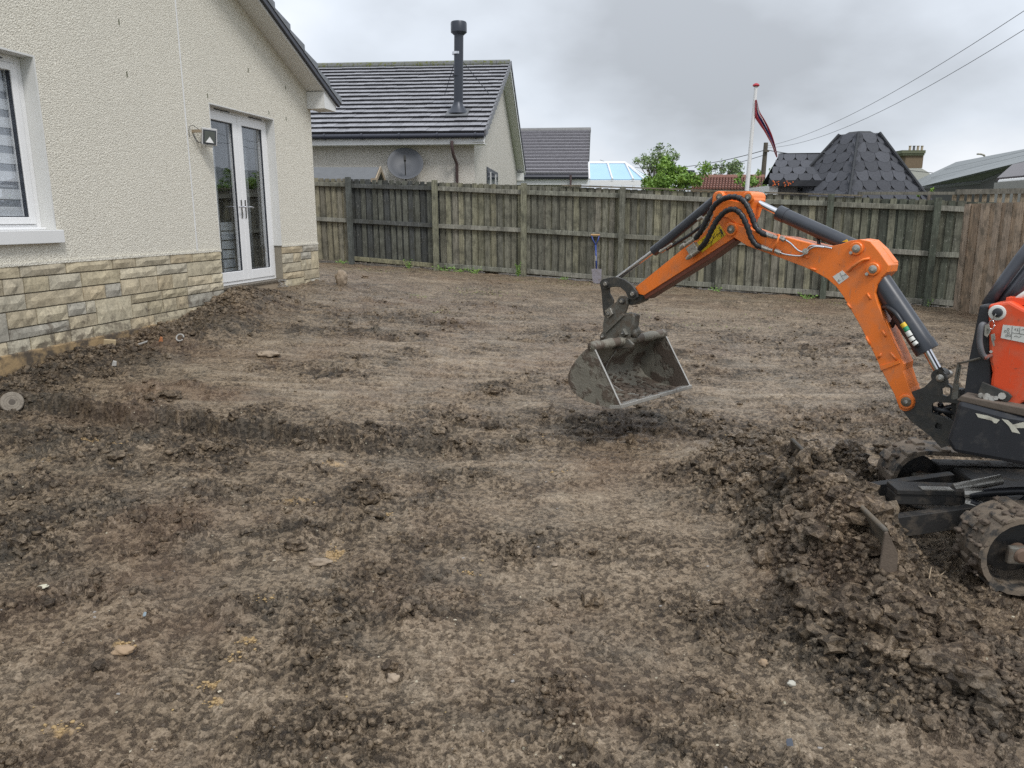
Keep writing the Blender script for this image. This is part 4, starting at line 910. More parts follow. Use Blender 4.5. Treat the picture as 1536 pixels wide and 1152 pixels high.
# ================================================================ conservatory
cv = thing('glazed_conservatory', at(915, 300, 26), 'white-framed conservatory roof with blue-tinted panes beside the far house', 'conservatory')
c0, c1, c2, c3 = at(884, 270, 25), at(966, 270, 25), at(938, 246, 26.6), at(883, 246, 26.6)
hip = at(972, 266, 28.2)
def roofpane(pl): mb = MB(); n_ = (pl[1] - pl[0]).cross(pl[2] - pl[0]).normalized(); mb.prism(pl, n_ * .02); mb.build('pane', M['blueglass'], cv)
for f0, f1 in ((0, .42), (.42, .80)): roofpane([c0.lerp(c1, f0), c0.lerp(c1, f1), c3.lerp(c2, min(1, f1 * 1.22)), c3.lerp(c2, min(1, f0 * 1.22))])
roofpane([c0.lerp(c1, .80), c1, c2]); roofpane([c1, hip, c2])
for a, b in ((c0, c3), (c0.lerp(c1, .42), c3.lerp(c2, .51)), (c0.lerp(c1, .80), c2), (c1, c2), (hip, c2), (c1.lerp(hip, .5), c2)): mb = MB(); mb.tube([a + Vector((0, -.04, .02)), b + Vector((0, -.04, .03))], .032, 6); mb.build('glazing_bar', M['white'], cv)
mb = MB(); mb.tube([c3 + UP * .03, c2 + UP * .03], .055, 8); mb.build('ridge', M['white'], cv)
mb = MB(); mb.obox(c0 - UP * .16, c1 - c0, Vector((0, .1, 0)), UP * .14); mb.obox(c1 - UP * .16, hip - c1, Vector((0.05, .1, 0)), UP * .14); mb.build('gutter', M['white'], cv)
for f in (0, .2, .4, .6, .8, 1): mb = MB(); p = c0.lerp(c1, f); mb.obox(p - UP * 2.4, Vector((.07, 0, 0)), Vector((0, .07, 0)), UP * 2.23); mb.build('post', M['white'], cv)
# ================================================================ grill hut with rounded shingles
HC = at(1286, 240, 18.2); HC.z = 0
hut = thing('shingled_barbecue_hut', (HC.x, HC.y, .3), 'dark six-sided hut roof clad in rounded felt shingles beyond the fence', 'hut')
zt, zb_ = at(1290, 203, 18.2).z, at(1290, 300, 18.2).z - .25; rt_, rb_ = .46, .46 + (zt - zb_) * .87
rot6 = R(-117)
def hx(k, r, z): a = rot6 + k * math.pi / 3; return Vector((HC.x + r * math.cos(a), HC.y + r * math.sin(a), z))
mb = MB(); vs_ = [hx(k, rb_ - .01, zb_ - .01) for k in range(6)] + [hx(k, rt_ - .01, zt - .01) for k in range(6)]
mb.add(vs_, [(k, (k + 1) % 6, (k + 1) % 6 + 6, k + 6) for k in range(6)] + [tuple(range(6, 12))]); mb.build('roof', simple('hut_roof_base', (.022, .023, .027), .85), hut)
mb = MB(); mb.add([hx(k, rt_ + .03, zt - .05) for k in range(6)] + [hx(k, rt_ * .55, zt + .07) for k in range(6)], [(k, (k + 1) % 6, (k + 1) % 6 + 6, k + 6) for k in range(6)] + [tuple(range(6, 12))]); mb.build('roof_cap', M['shingle'], hut, color=(.06, .062, .066))
shr = random.Random(8)
def tabs(BL, BR, TRr, TLl, parent, tw=.30, nrow=8, rowx=None):
    up_ = ((TLl + TRr) / 2 - (BL + BR) / 2); ln = up_.length; upn = up_.normalized(); rx = (BR - BL).normalized(); nn = rx.cross(upn).normalized()
    if nn.y > 0 and nn.z < 0 or nn.z < 0: nn = -nn
    rh = ln / nrow
    for r_ in range(nrow):
        l = BL.lerp(TLl, r_ / nrow); rgt = BR.lerp(TRr, r_ / nrow); wd = (rgt - l).length; n = max(1, round(wd / tw)); w_ = wd / n
        offs = (r_ % 2) * .5
        for k in range(n + (1 if offs else 0)):
            x0 = max(0, (k - offs) * w_); x1 = min(wd, (k + 1 - offs) * w_)
            if x1 - x0 < .04: continue
            mb = MB(); pts = []
            for j in range(7): t = j / 6; xx = x0 + (x1 - x0) * t; yy = rh * .55 * (1 - math.sqrt(max(0, 1 - (2 * t - 1) ** 2)) ) - rh * .12; pts.append(l + rx * (xx + .004 * (3 - j) / 3) + upn * yy)
            # the top end narrows with the face
            pts += [l + rx * (x1 - .004) + upn * rh * 1.05, l + rx * (x0 + .004) + upn * rh * 1.05]
            c = shr.uniform(.8, 1.2)
            vs_ = [p + nn * (.008 if i < 7 else .003) for i, p in enumerate(pts)]; mb.prism(vs_, -nn * .006); mb.build('shingle', M['shingle'], parent, color=(.078 * c, .081 * c, .092 * c))
for k in (-2, -1, 0, 1):
    tabs(hx(k % 6, rb_, zb_), hx((k + 1) % 6, rb_, zb_), hx((k + 1) % 6, rt_, zt), hx(k % 6, rt_, zt), hut)
mb = MB(); 
for k in range(6): a, b = hx(k, rb_ + .03, zb_ + .04), hx(k, rt_ + .03, zt + .02); mb.tube([a, b], .028, 6)
mb.build('hip_caps', M['shingle'], hut, color=(.055, .058, .063))
mb = MB(); mb.add([hx(k, rb_ * .85, -.3) for k in range(6)] + [hx(k, rb_ * .85, zb_) for k in range(6)], [(k, (k + 1) % 6, (k + 1) % 6 + 6, k + 6) for k in range(6)]); mb.build('wall', M['timberpale'], hut)
# porch to the left
PY = 18.0
pr = [at(1153, 271, 17.6), at(1262, 271, 17.6), at(1252, 230, 18.6), at(1170, 231, 18.6)]
mb = MB(); n_ = (pr[1] - pr[0]).cross(pr[3] - pr[0]).normalized(); mb.prism([p - n_ * .02 for p in pr], -n_ * .03)
bk = [Vector((p.x + .5, 2 * pr[3].y - p.y, p.z)) for p in pr[:2]]; mb.prism([bk[0], pr[3], pr[2], bk[1]], n_ * .02); mb.build('porch_roof', M['shingle'], hut, color=(.03, .031, .035))
tabs(pr[0], pr[1], pr[2], pr[3], hut, .30, 4)
mb = MB(); mb.obox(pr[0] + Vector((0, -.03, -.12)), pr[1] - pr[0] - Vector((.25, 0, 0)), Vector((0, .03, 0)), UP * .13); mb.build('porch_fascia', M['shingle'], hut, color=(.03, .032, .037))
mb = MB(); mb.obox(Vector((pr[0].x + .06, 17.7, -.2)), Vector((.20, 0, 0)), Vector((0, 1.5, 0)), UP * (pr[0].z + .1)); mb.build('porch_post', M['whitepaint'], hut)
mb = MB(); mb.obox(Vector((pr[0].x + .28, 17.9, -.2)), Vector((.5, 0, 0)), Vector((0, 1.0, 0)), UP * (pr[0].z + .1)); mb.build('porch_boarding', simple('grey_boards', (.17, .17, .17), .8), hut)
for px in (1163, 1181): 
    q = at(px, 275, 17.5); hb = MB()
    for i in range(12): hb.ico(q + Vector((shr.gauss(0, .055), shr.gauss(0, .05), shr.gauss(-.01, .03))), .016, .3, 1)
    hb2 = hb.build('hanging_flower_basket', simple('orange_flowers', (.62, .14, .03), .7), None); tag(hb2, 'orange flower basket under the hut porch, %s' % ('at its left post' if px == 1163 else 'right of the white post'), 'flower basket')
# ================================================================ flag pole and pennant
pa, pb = at(1134, 130, 17.2), at(1119, 300, 17.2)
fpz = thing('white_flagpole', (pb.x, pb.y, .2), 'white leaning flagpole with a red finial standing beyond the fence', 'flagpole')
pb2 = pb + (pb - pa) * .45; mb = MB(); mb.tube([pb2, pa], [.055, .035], 12); mb.build('pole', M['whitepaint'], fpz, auto=40)
mb = MB(); mb.lathe(pa, (0, 0, 1), [(.05, 0), (.075, .02), (.06, .05), (.02, .07)], 12); mb.build('finial', M['red'], fpz, auto=60)
# limp pennant hanging in folds: outline points of leading and trailing edge
Lq = [(1133, 150), (1132, 172), (1139, 185), (1146, 196), (1152, 208), (1158, 220), (1162, 230), (1165, 236)]
Rq = [(1134.5, 150), (1141, 168), (1146, 178), (1152, 190), (1158, 204), (1162, 216), (1165, 228), (1166, 236)]
bands = [(0, .34, 'red'), (.34, .42, 'flagwhite'), (.42, .60, 'flagblue'), (.60, .70, 'flagwhite'), (.70, 1, 'red')]
names = ['red', 'flagwhite', 'flagblue']; mb = MB(); Ls = spline([at(x, y_, 17.15) for x, y_ in Lq], 6); Rs = spline([at(x, y_, 17.15) for x, y_ in Rq], 6)
K = 30; vs_ = []; fs = []; ms = []
for i, (a, b) in enumerate(zip(Ls, Rs)):
    for j in range(K + 1): t = j / K; q = a.lerp(b, t); vs_.append(q + Vector((0, .045 * math.sin(t * 14 + i * .15) * (1 - .5 * i / len(Ls)), 0)))
for i in range(len(Ls) - 1):
    for j in range(K):
        t = (j + .5) / K; mm = [names.index(c) for a, b, c in bands if a <= t <= b][0]
        mb.add([vs_[i * (K + 1) + j], vs_[i * (K + 1) + j + 1], vs_[(i + 1) * (K + 1) + j + 1], vs_[(i + 1) * (K + 1) + j]], [(0, 1, 2, 3)], mm)
o = mb.build('pennant', [M[n] for n in names], None, fix=False); tag(o, 'limp red pennant with white and blue stripes hanging from the flagpole', 'flag')
# ================================================================ telegraph pole and wires
tp_t, tp_b = at(1149, 214, 34), at(1140, 300, 34)
tpz = thing('telegraph_pole', tp_b - UP * 2, 'dark wooden telegraph pole between the flagpole and the hut', 'telegraph pole')
mb = MB(); mb.tube([tp_b - UP * 2, tp_t], [.13, .09], 10); mb.build('pole', M['poledark'], tpz, auto=40); mb = MB(); mb.obox(tp_t + Vector((-.1, -.2, -.4)), Vector((.2, 0, 0)), Vector((0, .08, 0)), UP * .08); mb.build('bracket', M['poledark'], tpz)
def wire(a, b, sag, lab, r=.012):
    pts = [a.lerp(b, t / 24) - UP * (sag * 4 * (t / 24) * (1 - t / 24)) for t in range(25)]; mb = MB(); mb.tube(pts, r, 5); o = mb.build('overhead_wire', M['wirem'], None, smooth=True); tag(o, lab, 'wire', 'overhead wires from the telegraph pole')
wire(tp_t - UP * .15, at(1700, -95, 12), .5, 'upper overhead wire rising from the pole to the upper right', .006)
wire(tp_t - UP * .22, at(1700, -62, 12), .62, 'lower overhead wire rising from the pole to the right', .006)
wire(tp_t - UP * .3, at(900, 240, 60), .7, 'upper overhead wire running left from the pole over the bushes', .016)
wire(tp_t - UP * .5, at(900, 256, 60), .7, 'lower overhead wire running left from the pole over the bushes', .013)
wire(tp_t - UP * .3, at(1700, 258, 75), .9, 'overhead wire passing right behind the hut towards the chimney', .018)
# ================================================================ stone chimney house
chn = thing('stone_chimney_house', at(1370, 280, 46), 'house gable with a square mossy stone chimney stack carrying four buff pots', 'house')
c_, s_ = at(1369.5, 252, 46), 46 * cp / FPX
mb = MB(); mb.obox(at(1357, 252, 46), Vector((26 * s_, 0, 0)), Vector((0, 1.0, 0)), UP * (20 * s_)); ck = mb.build('chimney_stack', M['brick'], chn)
mb = MB(); mb.obox(at(1354, 233, 45.9), Vector((32 * s_, 0, 0)), Vector((0, 1.2, 0)), UP * (3 * s_)); mb.obox(at(1352.5, 230, 45.85), Vector((35 * s_, 0, 0)), Vector((0, 1.3, 0)), UP * (4.5 * s_)); mb.build('cap_course', M['stonecap'], ck)
for px in (1365, 1371, 1377, 1383): p = at(px - 0.5, 226, 46.5); mb = MB(); mb.lathe(p, (0, 0, 1), [(2.0 * s_, 0), (1.7 * s_, 1.0 * s_), (1.6 * s_, 6 * s_), (2.1 * s_, 6.2 * s_), (2.1 * s_, 7 * s_)], 10); mb.build('chimney_pot', M['pot'] if px != 1371 else M['slatefelt'], ck, auto=40)
mb = MB(); mb.prism([at(1352, 300, 46), at(1352, 262, 46), at(1360, 252.3, 46), at(1382, 252.3, 46), at(1392, 258, 46), at(1420, 285, 46), at(1420, 300, 46)], Vector((0, 6, 0))); mb.build('wall', simple('grey_harl', (.42, .42, .38), .9), chn)
# ================================================================ big sheet-roofed building on the right
wh = thing('grey_sheet_roofed_shed', at(1480, 300, 34), 'large building with a pale grey sheet roof sloping behind the hut', 'building')
e0, e1, e2, e3, e4 = at(1376, 281, 42), at(1473, 271, 31), at(1560, 236, 23), at(1560, 219, 30), at(1434, 243, 44)
mb = MB(); mb.add([e0, e1, e2, e3, e4, at(1372, 272, 44)], [(0, 1, 2), (0, 2, 3), (0, 3, 4), (0, 4, 5)]); o = mb.build('roof', M['metalroof'], wh); sol = o.modifiers.new('s', 'SOLIDIFY'); sol.thickness = .06
for k in range(1, 3): mb = MB(); mb.tube([e0.lerp(e4, k / 3) + Vector((0, -.05, .05)), e2.lerp(e3, k / 3) + Vector((0, -.05, .05))], .008, 5); mb.build('roof_seam', M['metalroof'], wh)
mb = MB(); mb.add([e0, e1, e1 - UP * 4, e0 - UP * 4], [(0, 1, 2, 3)]); mb.add([e1 + Vector((0, .1, 0)), e2 + Vector((0, .1, 0)), e2 - UP * 3, e1 - UP * 3], [(0, 1, 2, 3)]); mb.build('wall', simple('dark_shed_wall', (.06, .06, .055), .9), wh)
mb = MB(); mb.tube([e0 + Vector((0, -.1, -.05)), e1 + Vector((0, -.1, -.05))], .10, 6); mb.tube([e1 + Vector((0, -.1, -.05)), e2 + Vector((0, -.1, -.05))], .09, 6); mb.build('gutter', M['slatefelt'], wh)
mb = MB(); mb.tube([e1 + Vector((.1, -.1, -.1)), e1 + Vector((.1, -.1, -2))], .10, 8); mb.build('downpipe', M['navy'], wh)
# small house behind the slatted fence
fh = thing('pantiled_outbuilding', at(1530, 300, 22), 'low dark pantiled outbuilding with a pale gutter above the slatted fence, far right', 'outbuilding')
g0, g1, g2, g3 = at(1497, 271, 20), at(1600, 262, 18), at(1600, 232, 21), at(1520, 250, 23)
mb = MB(); mb.add([g0, g1, g2, g3], [(0, 1, 2, 3)]); o = mb.build('roof', simple('dark_pantiles', (.09, .085, .09), .55), fh); sol = o.modifiers.new('s', 'SOLIDIFY'); sol.thickness = .05
for k in range(26):
    f = k / 25; mb = MB(); mb.tube([g0.lerp(g1, f) + UP * .03, g3.lerp(g2, f) + UP * .03], .05, 6); mb.build('pantile_row', simple('dark_pantile_row', (.10, .09, .095), .5) if k == 0 else bpy.data.materials['dark_pantile_row'], fh)
mb = MB(); mb.tube([g0 + Vector((0, -.08, -.03)), g1 + Vector((0, -.08, -.03))], .06, 8); mb.build('gutter', M['whitepaint'], fh)
mb = MB(); mb.add([g0 - UP * .05, g1 - UP * .05, g1 - UP * 3, g0 - UP * 3], [(0, 1, 2, 3)]); o = mb.build('wall', simple('grey_outbuilding_wall', (.30, .30, .28), .9), fh); sol = o.modifiers.new('s', 'SOLIDIFY'); sol.thickness = .1
# red-brown pantile roof in the middle distance
rp_ = thing('red_tiled_outbuilding', at(1092, 290, 30), 'low building with a red-brown pantile roof behind the bushes', 'outbuilding')
q0, q1, q2, q3 = at(1036, 285, 27), at(1146, 285, 27), at(1146, 268, 29.5), at(1040, 268, 29.5)
mb = MB(); mb.add([q0, q1, q2, q3], [(0, 1, 2, 3)]); o = mb.build('roof', simple('red_pantile_base', (.14, .065, .05), .8), rp_); sol = o.modifiers.new('s', 'SOLIDIFY'); sol.thickness = .05
tl = simple('red_pantile', (.20, .09, .065), .7, var=.3, scale=5)
for k in range(24):
    f = (k + .5) / 24; mb = MB(); a, b = q0.lerp(q1, f), q3.lerp(q2, f)
    for j in range(6): mb.tube([a.lerp(b, j / 6) + UP * .07, a.lerp(b, (j + 1) / 6) + UP * .03], .045, 6)
    mb.build('pantile_row', tl, rp_)
mb = MB(); mb.tube([q3 + UP * .05, q2 + UP * .05], .10, 8); mb.build('ridge', tl, rp_)
mb = MB(); mb.add([q0, q1, q1 - UP * 2.4, q0 - UP * 2.4], [(0, 1, 2, 3)]); o = mb.build('wall', M['brick'], rp_); sol = o.modifiers.new('s', 'SOLIDIFY'); sol.thickness = .1
p = at(1034, 270, 27); mb = MB(); mb.cyl(p - UP * .2, p + UP * .26, .13, 10); mb.cyl(p + UP * .26, p + UP * .32, .17, 10); mb.build('chimney_pot', M['fluegrey'], rp_, auto=40)
# street lamp far right
p = at(1476, 240, 60); sln = thing('street_lamp', p - UP * 6, 'thin grey street lamp head showing above the sheet roof', 'street lamp'); k_ = 60 * cp / FPX
mb = MB(); mb.tube(spline([p - UP * 6, p - UP * .5, p + UP * 5 * k_, p + UP * 7.5 * k_ - Vector((3 * k_, 0, 0)), p + UP * 8.5 * k_ - Vector((7 * k_, 0, 0))]), .07, 8); mb.build('column', M['zinc'], sln, smooth=True)
mb = MB(); q = p + UP * 8.5 * k_ - Vector((7 * k_, 0, 0)); mb.obox(q + Vector((-4 * k_, -.12, -.06)), Vector((4.5 * k_, 0, 0)), Vector((0, .24, 0)), UP * .12); mb.build('lamp_head', M['zinc'], sln, bevel=.03)
# ================================================================ trees and bushes
def foliage(name, c, rx, rz, n, ls, mat, parent, seed, lobes=9, droop=0):
    r = np.random.default_rng(seed); L_ = r.normal(size=(lobes, 3)) * [rx * .5, rx * .5, rz * .5]; Lr = r.uniform(.25, .5, lobes) * min(rx, rz)
    k = r.integers(0, lobes, n); d = r.normal(size=(n, 3)); d /= np.linalg.norm(d, axis=1)[:, None]
    p = L_[k] + d * (Lr[k] * r.random(n) ** .4)[:, None] * r.uniform(.8, 1.25, (n, 1)); p[:, 2] = np.where(p[:, 2] < -rz, -rz, p[:, 2])
    a = r.normal(size=(n, 3)); a /= np.linalg.norm(a, axis=1)[:, None]; b = np.cross(a, r.normal(size=(n, 3))); b /= np.linalg.norm(b, axis=1)[:, None]; s = ls * r.uniform(.5, 1.2, (n, 1))
    v = np.stack([p - a * s, p - b * s * .45, p + a * s, p + b * s * .45], 1) + np.array(c)
    mb = MB(); org = ORG[parent.name] if parent else Vector((0, 0, 0)); co = (v.reshape(-1, 3) - np.array(org)).astype(np.float32)
    me = bpy.data.meshes.new(name); me.vertices.add(len(co)); me.vertices.foreach_set('co', co.ravel()); me.loops.add(4 * n); me.loops.foreach_set('vertex_index', np.arange(4 * n, dtype=np.int32))
    me.polygons.add(n); me.polygons.foreach_set('loop_start', np.arange(0, 4 * n, 4, dtype=np.int32)); me.update(calc_edges=True); me.materials.append(mat)
    o = bpy.data.objects.new(name, me); link(o, parent, org); return L_ + np.array(c)
def tree(name, c, rx, rz, n, ls, mat, lab, cat, seed, trunk=3.0, lobes=9):
    t = thing(name, (c.x, c.y, .3), lab, cat); L_ = foliage('crown', c, rx, rz, n, ls, mat, t, seed, lobes)
    mb = MB(); b0 = Vector((c.x, c.y, c.z - trunk)); mb.tube([b0, b0.lerp(c, .6), c], [.06 * rx + .03, .045 * rx + .02, .02], 8)
    for q in L_: mb.tube([b0.lerp(c, .55), (b0.lerp(c, .8) + Vector(q)) / 2 + Vector((0, 0, -.1)), Vector(q)], [.03 * rx + .01, .02 * rx, .008], 6)
    mb.build('trunk', M['bark'], t, smooth=True)
tree('bright_green_bush', at(1003, 270, 19.5), .66, .40, 6000, .05, M['leafA'], 'bright green leafy bush just above the fence beside the conservatory', 'bush', 4, 1.6, 34)
tree('grey_green_tree', at(985, 243, 30), .80, .52, 1700, .06, M['leafB'], 'grey-green tree with ragged top behind the bright bush', 'tree', 6, 4, 26)
tree('small_round_tree', at(1082, 258, 42), 1.15, .62, 1700, .08, M['leafB'], 'small dark green tree above the red-brown roof', 'tree', 15, 4, 22)
tree('climbing_shrub', at(1124, 276, 20), .42, .26, 600, .045, M['leafA'], 'thin straggly shrub growing between the flagpole and the hut', 'shrub', 21, 1.2, 9)
tree('thin_sapling', at(1143, 272, 24), .3, .42, 320, .05, M['leafA'], 'small sapling at the left end of the hut porch', 'sapling', 22, 1.2, 6)
tree('roof_edge_sprig', at(1394, 287, 15), .16, .09, 90, .03, M['leafA'], 'small green sprig above the fence right of the hut', 'shrub', 23, .6, 4)
# ================================================================ mini excavator
HD = R(45); EU = Vector((-math.sin(HD), math.cos(HD), 0)); EV = Vector((math.cos(HD), math.sin(HD), 0)); E0p = at(1355, 600, 4.0)
def X(px, py, t=0.0):
    a = (px - 768) / FPX; b = (py - 576) / FPX; r = Vector((a, cp - b * sp, -sp - b * cp)); o = Vector((0, 0, H))
    l = ((E0p - o).dot(EV) + t) / r.dot(EV); return o + r * l
TC = Vector((2.72, 3.62, 0))
exc = thing('mini_excavator', (TC.x, TC.y, 0), 'orange mini excavator with black base and muddy rubber tracks reaching its arm over the mud', 'excavator')
def plate(name, poly, t0, t1, mat, parent=exc, holes=(), bevel=.004, color=None, sm=True):
    mb = MB(); mb.prism([X(x, y, t0) for x, y in poly], EV * (t1 - t0), [[X(x, y, t0) for x, y in h] for h in holes])
    return mb.build(name, mat, parent, bevel=bevel, color=color)
def arc(cx_, cy_, r, a0, a1, n=10): return [(cx_ + r * math.cos(R(a0 + (a1 - a0) * i / n)), cy_ + r * math.sin(R(a0 + (a1 - a0) * i / n))) for i in range(n + 1)]
def pin(name, px, py, t0, t1, r, mat, parent=exc, rim=None):
    mb = MB(); a = X(px, py, t0); mb.lathe(a, EV, [(r * .6, 0), (r, .004), (r, t1 - t0)], 16)
    o = mb.build(name, mat, parent, auto=35)
    if rim: mb = MB(); mb.lathe(X(px, py, t0 + .008), EV, [(rim * .9, 0), (rim, .004), (rim, t1 - t0 - .016)], 20); mb.build('boss', M['orange'] if rim > .0 else mat, parent, auto=35)
    # bolt head and recess in the face of the pin
    mb = MB(); mb.cyl(X(px, py, t0 - .004), X(px, py, t0 + .002), r * .38, 6); mb.build('bolt', M['zinc'], o)
    return o
# ---- boom
BT = .075
boom_px = [(1090, 338), (1094, 333), (1105, 336), (1152, 353), (1180, 356), (1238, 371), (1262, 366), (1275, 361), (1290, 359), (1305, 362), (1318, 377), (1333, 398), (1331, 408), (1322, 417), (1315, 428), (1312, 440), (1316, 455), (1324, 474), (1337, 505), (1350, 534), (1356, 546), (1355, 556), (1364, 583)] \
    + arc(1358.5, 603, 14, -40, 130, 8) + [(1341, 591), (1325, 561), (1312, 533), (1300, 508), (1288, 485), (1277, 466), (1265, 445), (1254, 430), (1240, 418), (1228, 411), (1205, 400), (1168, 386), (1121, 369), (1096, 353), (1090, 345)]
boom = plate('boom', boom_px, -BT, BT, M['orange'], bevel=.008)
plate('boom_wing', [(1298, 358), (1312, 360), (1326, 373), (1342, 394), (1337, 402), (1326, 392), (1310, 374)], BT * .3, BT + .012, M['orange'], boom)
plate('rear_flange', [(1313, 450), (1322, 470), (1345, 515), (1361, 545), (1364, 560), (1378, 578), (1374, 582), (1352, 556), (1330, 512), (1310, 470)], BT - .012, BT + .012, M['orange'], boom)
plate('stiffener_band', [(1319, 549), (1349, 540), (1350, 545), (1321, 556)], -BT - .006, -BT + .02, M['orange'], boom, bevel=.002)
mb = MB()
for pts in ([(1272, 407), (1282, 398), (1294, 390), (1304, 388)],): mb.tube(spline([X(x, y, -BT - (.018 if 0 < i < 3 else .0)) for i, (x, y) in enumerate(pts)]), .0085, 8)
mb.build('grab_rail', M['orange'], boom, smooth=True)
mb = MB()
for x0, y0, x1, y1 in ((1203, 384, 1213, 387), (1214, 402, 1224, 405), (1271, 455, 1277, 463), (1301, 440, 1306, 449), (1324, 496, 1329, 505), (1299, 505, 1305, 517), (1318, 537, 1322, 530), (1336, 529, 1345, 540)):
    mb.tube([X(x0, y0, -BT - .001), X(x1, y1, -BT - .001)], .0065, 6)
mb.build('weld_bead', M['orange'], boom, smooth=True)
pin('pin', 1283.5, 373, -BT - .022, BT + .02, .022, M['zinc'], boom, .036)
pin('pin', 1308.5, 404, -BT - .022, BT + .02, .022, M['zinc'], boom, .036)
pin('pin', 1095.5, 344, -BT - .022, BT + .02, .026, M['pinsteel'], boom, .040)
pin('pin', 1358.5, 603, -BT - .022, BT + .03, .026, M['pinsteel'], boom, .040)
for px, py in ((1276, 379), (1300, 411)): mb = MB(); mb.cyl(X(px, py, -BT - .02), X(px, py, -BT), .009, 8); mb.build('grease_nipple', M['zinc'], boom)
# sticker with a scribbled weight
plate('sticker', [(1249, 415), (1263.5, 405.5), (1273.5, 415.5), (1258.5, 426.5)], -BT - .0015, -BT, M['sticker'], boom, bevel=0)
def stroke(name, segs, t, r, mat, parent):
    mb = MB()
    for s_ in segs: mb.tube([X(x, y, t) for x, y in s_], r, 4)
    return mb.build(name, mat, parent)
stroke('print', [[(1257, 421), (1258.5, 419), (1256.5, 423)], [(1263, 414), (1264.5, 412.5), (1266, 413.8), (1267.5, 411.5), (1269.5, 413)], [(1258, 422.5), (1260.5, 420.5)], [(1260, 409.5), (1265, 419.5)]], -BT - .002, .0010, M['ink'], boom)
# ---- arm (stick)
ST_ = .058
stick_px = [(953, 431), (1024, 373.5), (1056, 348), (1063, 338), (1070, 322), (1068, 306)] + arc(1077.8, 295.5, 9, 160, 270, 5) + [(1100, 287.5)] + arc(1121.5, 297, 10.5, -75, 20, 5) + [(1126, 325), (1116, 340), (1102, 356), (966, 443), (958, 441)]
stick = plate('arm', stick_px, -ST_, ST_, M['orange'], bevel=.006)
plate('arm_cheek', [(1068, 300), (1072, 288), (1084, 287), (1092, 300), (1108, 303), (1116, 289), (1128, 289), (1132, 300), (1117, 338), (1104, 336), (1090, 326), (1070, 326)], -ST_ - .012, ST_ + .012, M['orange'], stick, bevel=.004)
plate('underplate', [(965, 443.5), (1100, 357.5), (1103, 361), (1068, 387), (1000, 429), (968, 449)], -ST_ + .008, ST_ - .002, simple('red_brown_underside', (.16, .05, .03), .5, var=.4, scale=12), stick)  # separate darker red-brown plate along the underside of the arm
for px, py in ((1077.8, 295.5), (1121.2, 296.3)): pin('pin', px, py, -ST_ - .032, ST_ + .03, .021, M['pinsteel'], stick, .034)
plate('warning_decal', [(1044, 365), (1079, 336), (1089, 352), (1053, 379)], -ST_ - .0015, -ST_, M['sign'], stick, bevel=0)
tI = -ST_ - .0022
stroke('print', [[(1052, 375), (1054.5, 358.5), (1068, 362), (1052, 375)], [(1055.5, 371), (1057, 363), (1063, 364.5), (1055.5, 371)], [(1067, 352.5), (1069.5, 356), (1071, 358), (1073, 354)], [(1075, 353), (1080, 349.2)], [(1076.6, 354), (1075, 353), (1075.4, 350.8)], [(1078.6, 348.5), (1080, 349.2), (1079.6, 351.4)], [(1066, 369.5), (1072, 350)]], tI, .0016, M['ink'], stick)
mb = MB(); mb.cyl(X(1079.5, 342, tI), X(1079.5, 342, -ST_ - .001), .006, 10); mb.tube([X(1080.5, 344, tI), X(1083.5, 350, tI)], .0065, 6); mb.tube([X(1083.5, 350, tI), X(1085.5, 354, tI)], .003, 5); mb.tube([X(1081.5, 351, tI), X(1083, 356, tI)], .003, 5); mb.build('figure_print', M['ink'], stick)
# ---- cylinders
def cylinder(name, rod0, rod1, end, rr, br, t=0, capend=True):
    a, b, c = X(*rod0, t), X(*rod1, t), X(*end, t); ax = (c - b).normalized()
    root = MB(); root.cyl(b, c, br, 24); o = root.build(name, M['cylblack'], exc, auto=35)
    mb = MB(); mb.cyl(a - ax * .01, b + ax * .01, rr, 16); mb.build('rod', M['chrome'], o, auto=35)
    mb = MB(); mb.cyl(b - ax * .002, b + ax * .05, br * 1.07, 24); mb.build('gland', M['cylblack'], o, auto=35)
    mb = MB(); mb.cyl(a - EV * .035, a + EV * .035, rr * 1.7, 16); mb.build('rod_eye', M['cast'], o, auto=35)
    mb = MB(); mb.cyl(c - EV * .03, c + EV * .03, br * .8, 16); mb.build('barrel_eye', M['cast'], o, auto=35)
    return o
c1_ = cylinder('arm_cylinder', (1122, 297), (1168, 319), (1283, 371), .019, .041)
c2_ = cylinder('bucket_cylinder', (917, 424), (981, 377), (1077, 297), .0165, .033)
c3_ = cylinder('boom_cylinder', (1411, 563), (1391, 526), (1309, 405), .022, .057)
# yellow nicks on the arm cylinder, tape on the boom cylinder hose
mb = MB(); mb.prism([X(1263, 362.5, -.043), X(1270, 359, -.043), X(1273, 363, -.043)], EV * .004); mb.build('sticker', M['yellow'], c1_)
mb = MB(); mb.tube(spline([X(1229, 369, -.01), X(1226, 356, .01), X(1218, 348, .02), X(1210, 346, .02)]), .010, 8); mb.build('hose', M['hose'], c1_, smooth=True)
# pipe under bucket cylinder
mb = MB(); mb.tube([X(1000, 374, -.03), X(1035, 352, -.03), X(1056, 336, -.03)], .011, 8); mb.tube([X(1056, 336, -.03), X(1064, 330, -.045)], .008, 8); hp_ = mb.build('feed_pipe', M['hose'], c2_, auto=40)
for (x, y, r_) in ((995, 375, .013), (1004, 369, .012), (1050, 328, .012), (1059, 327, .011)): mb = MB(); mb.cyl(X(x - 3, y + 2.2, -.035), X(x + 4, y - 2.6, -.035), r_, 8); mb.build('fitting', M['zinc'], hp_, auto=40)
mb = MB(); mb.cyl(X(990, 379, -.02), X(993, 370, -.0), .012, 8); mb.build('fitting', M['zinc'], hp_, auto=40)
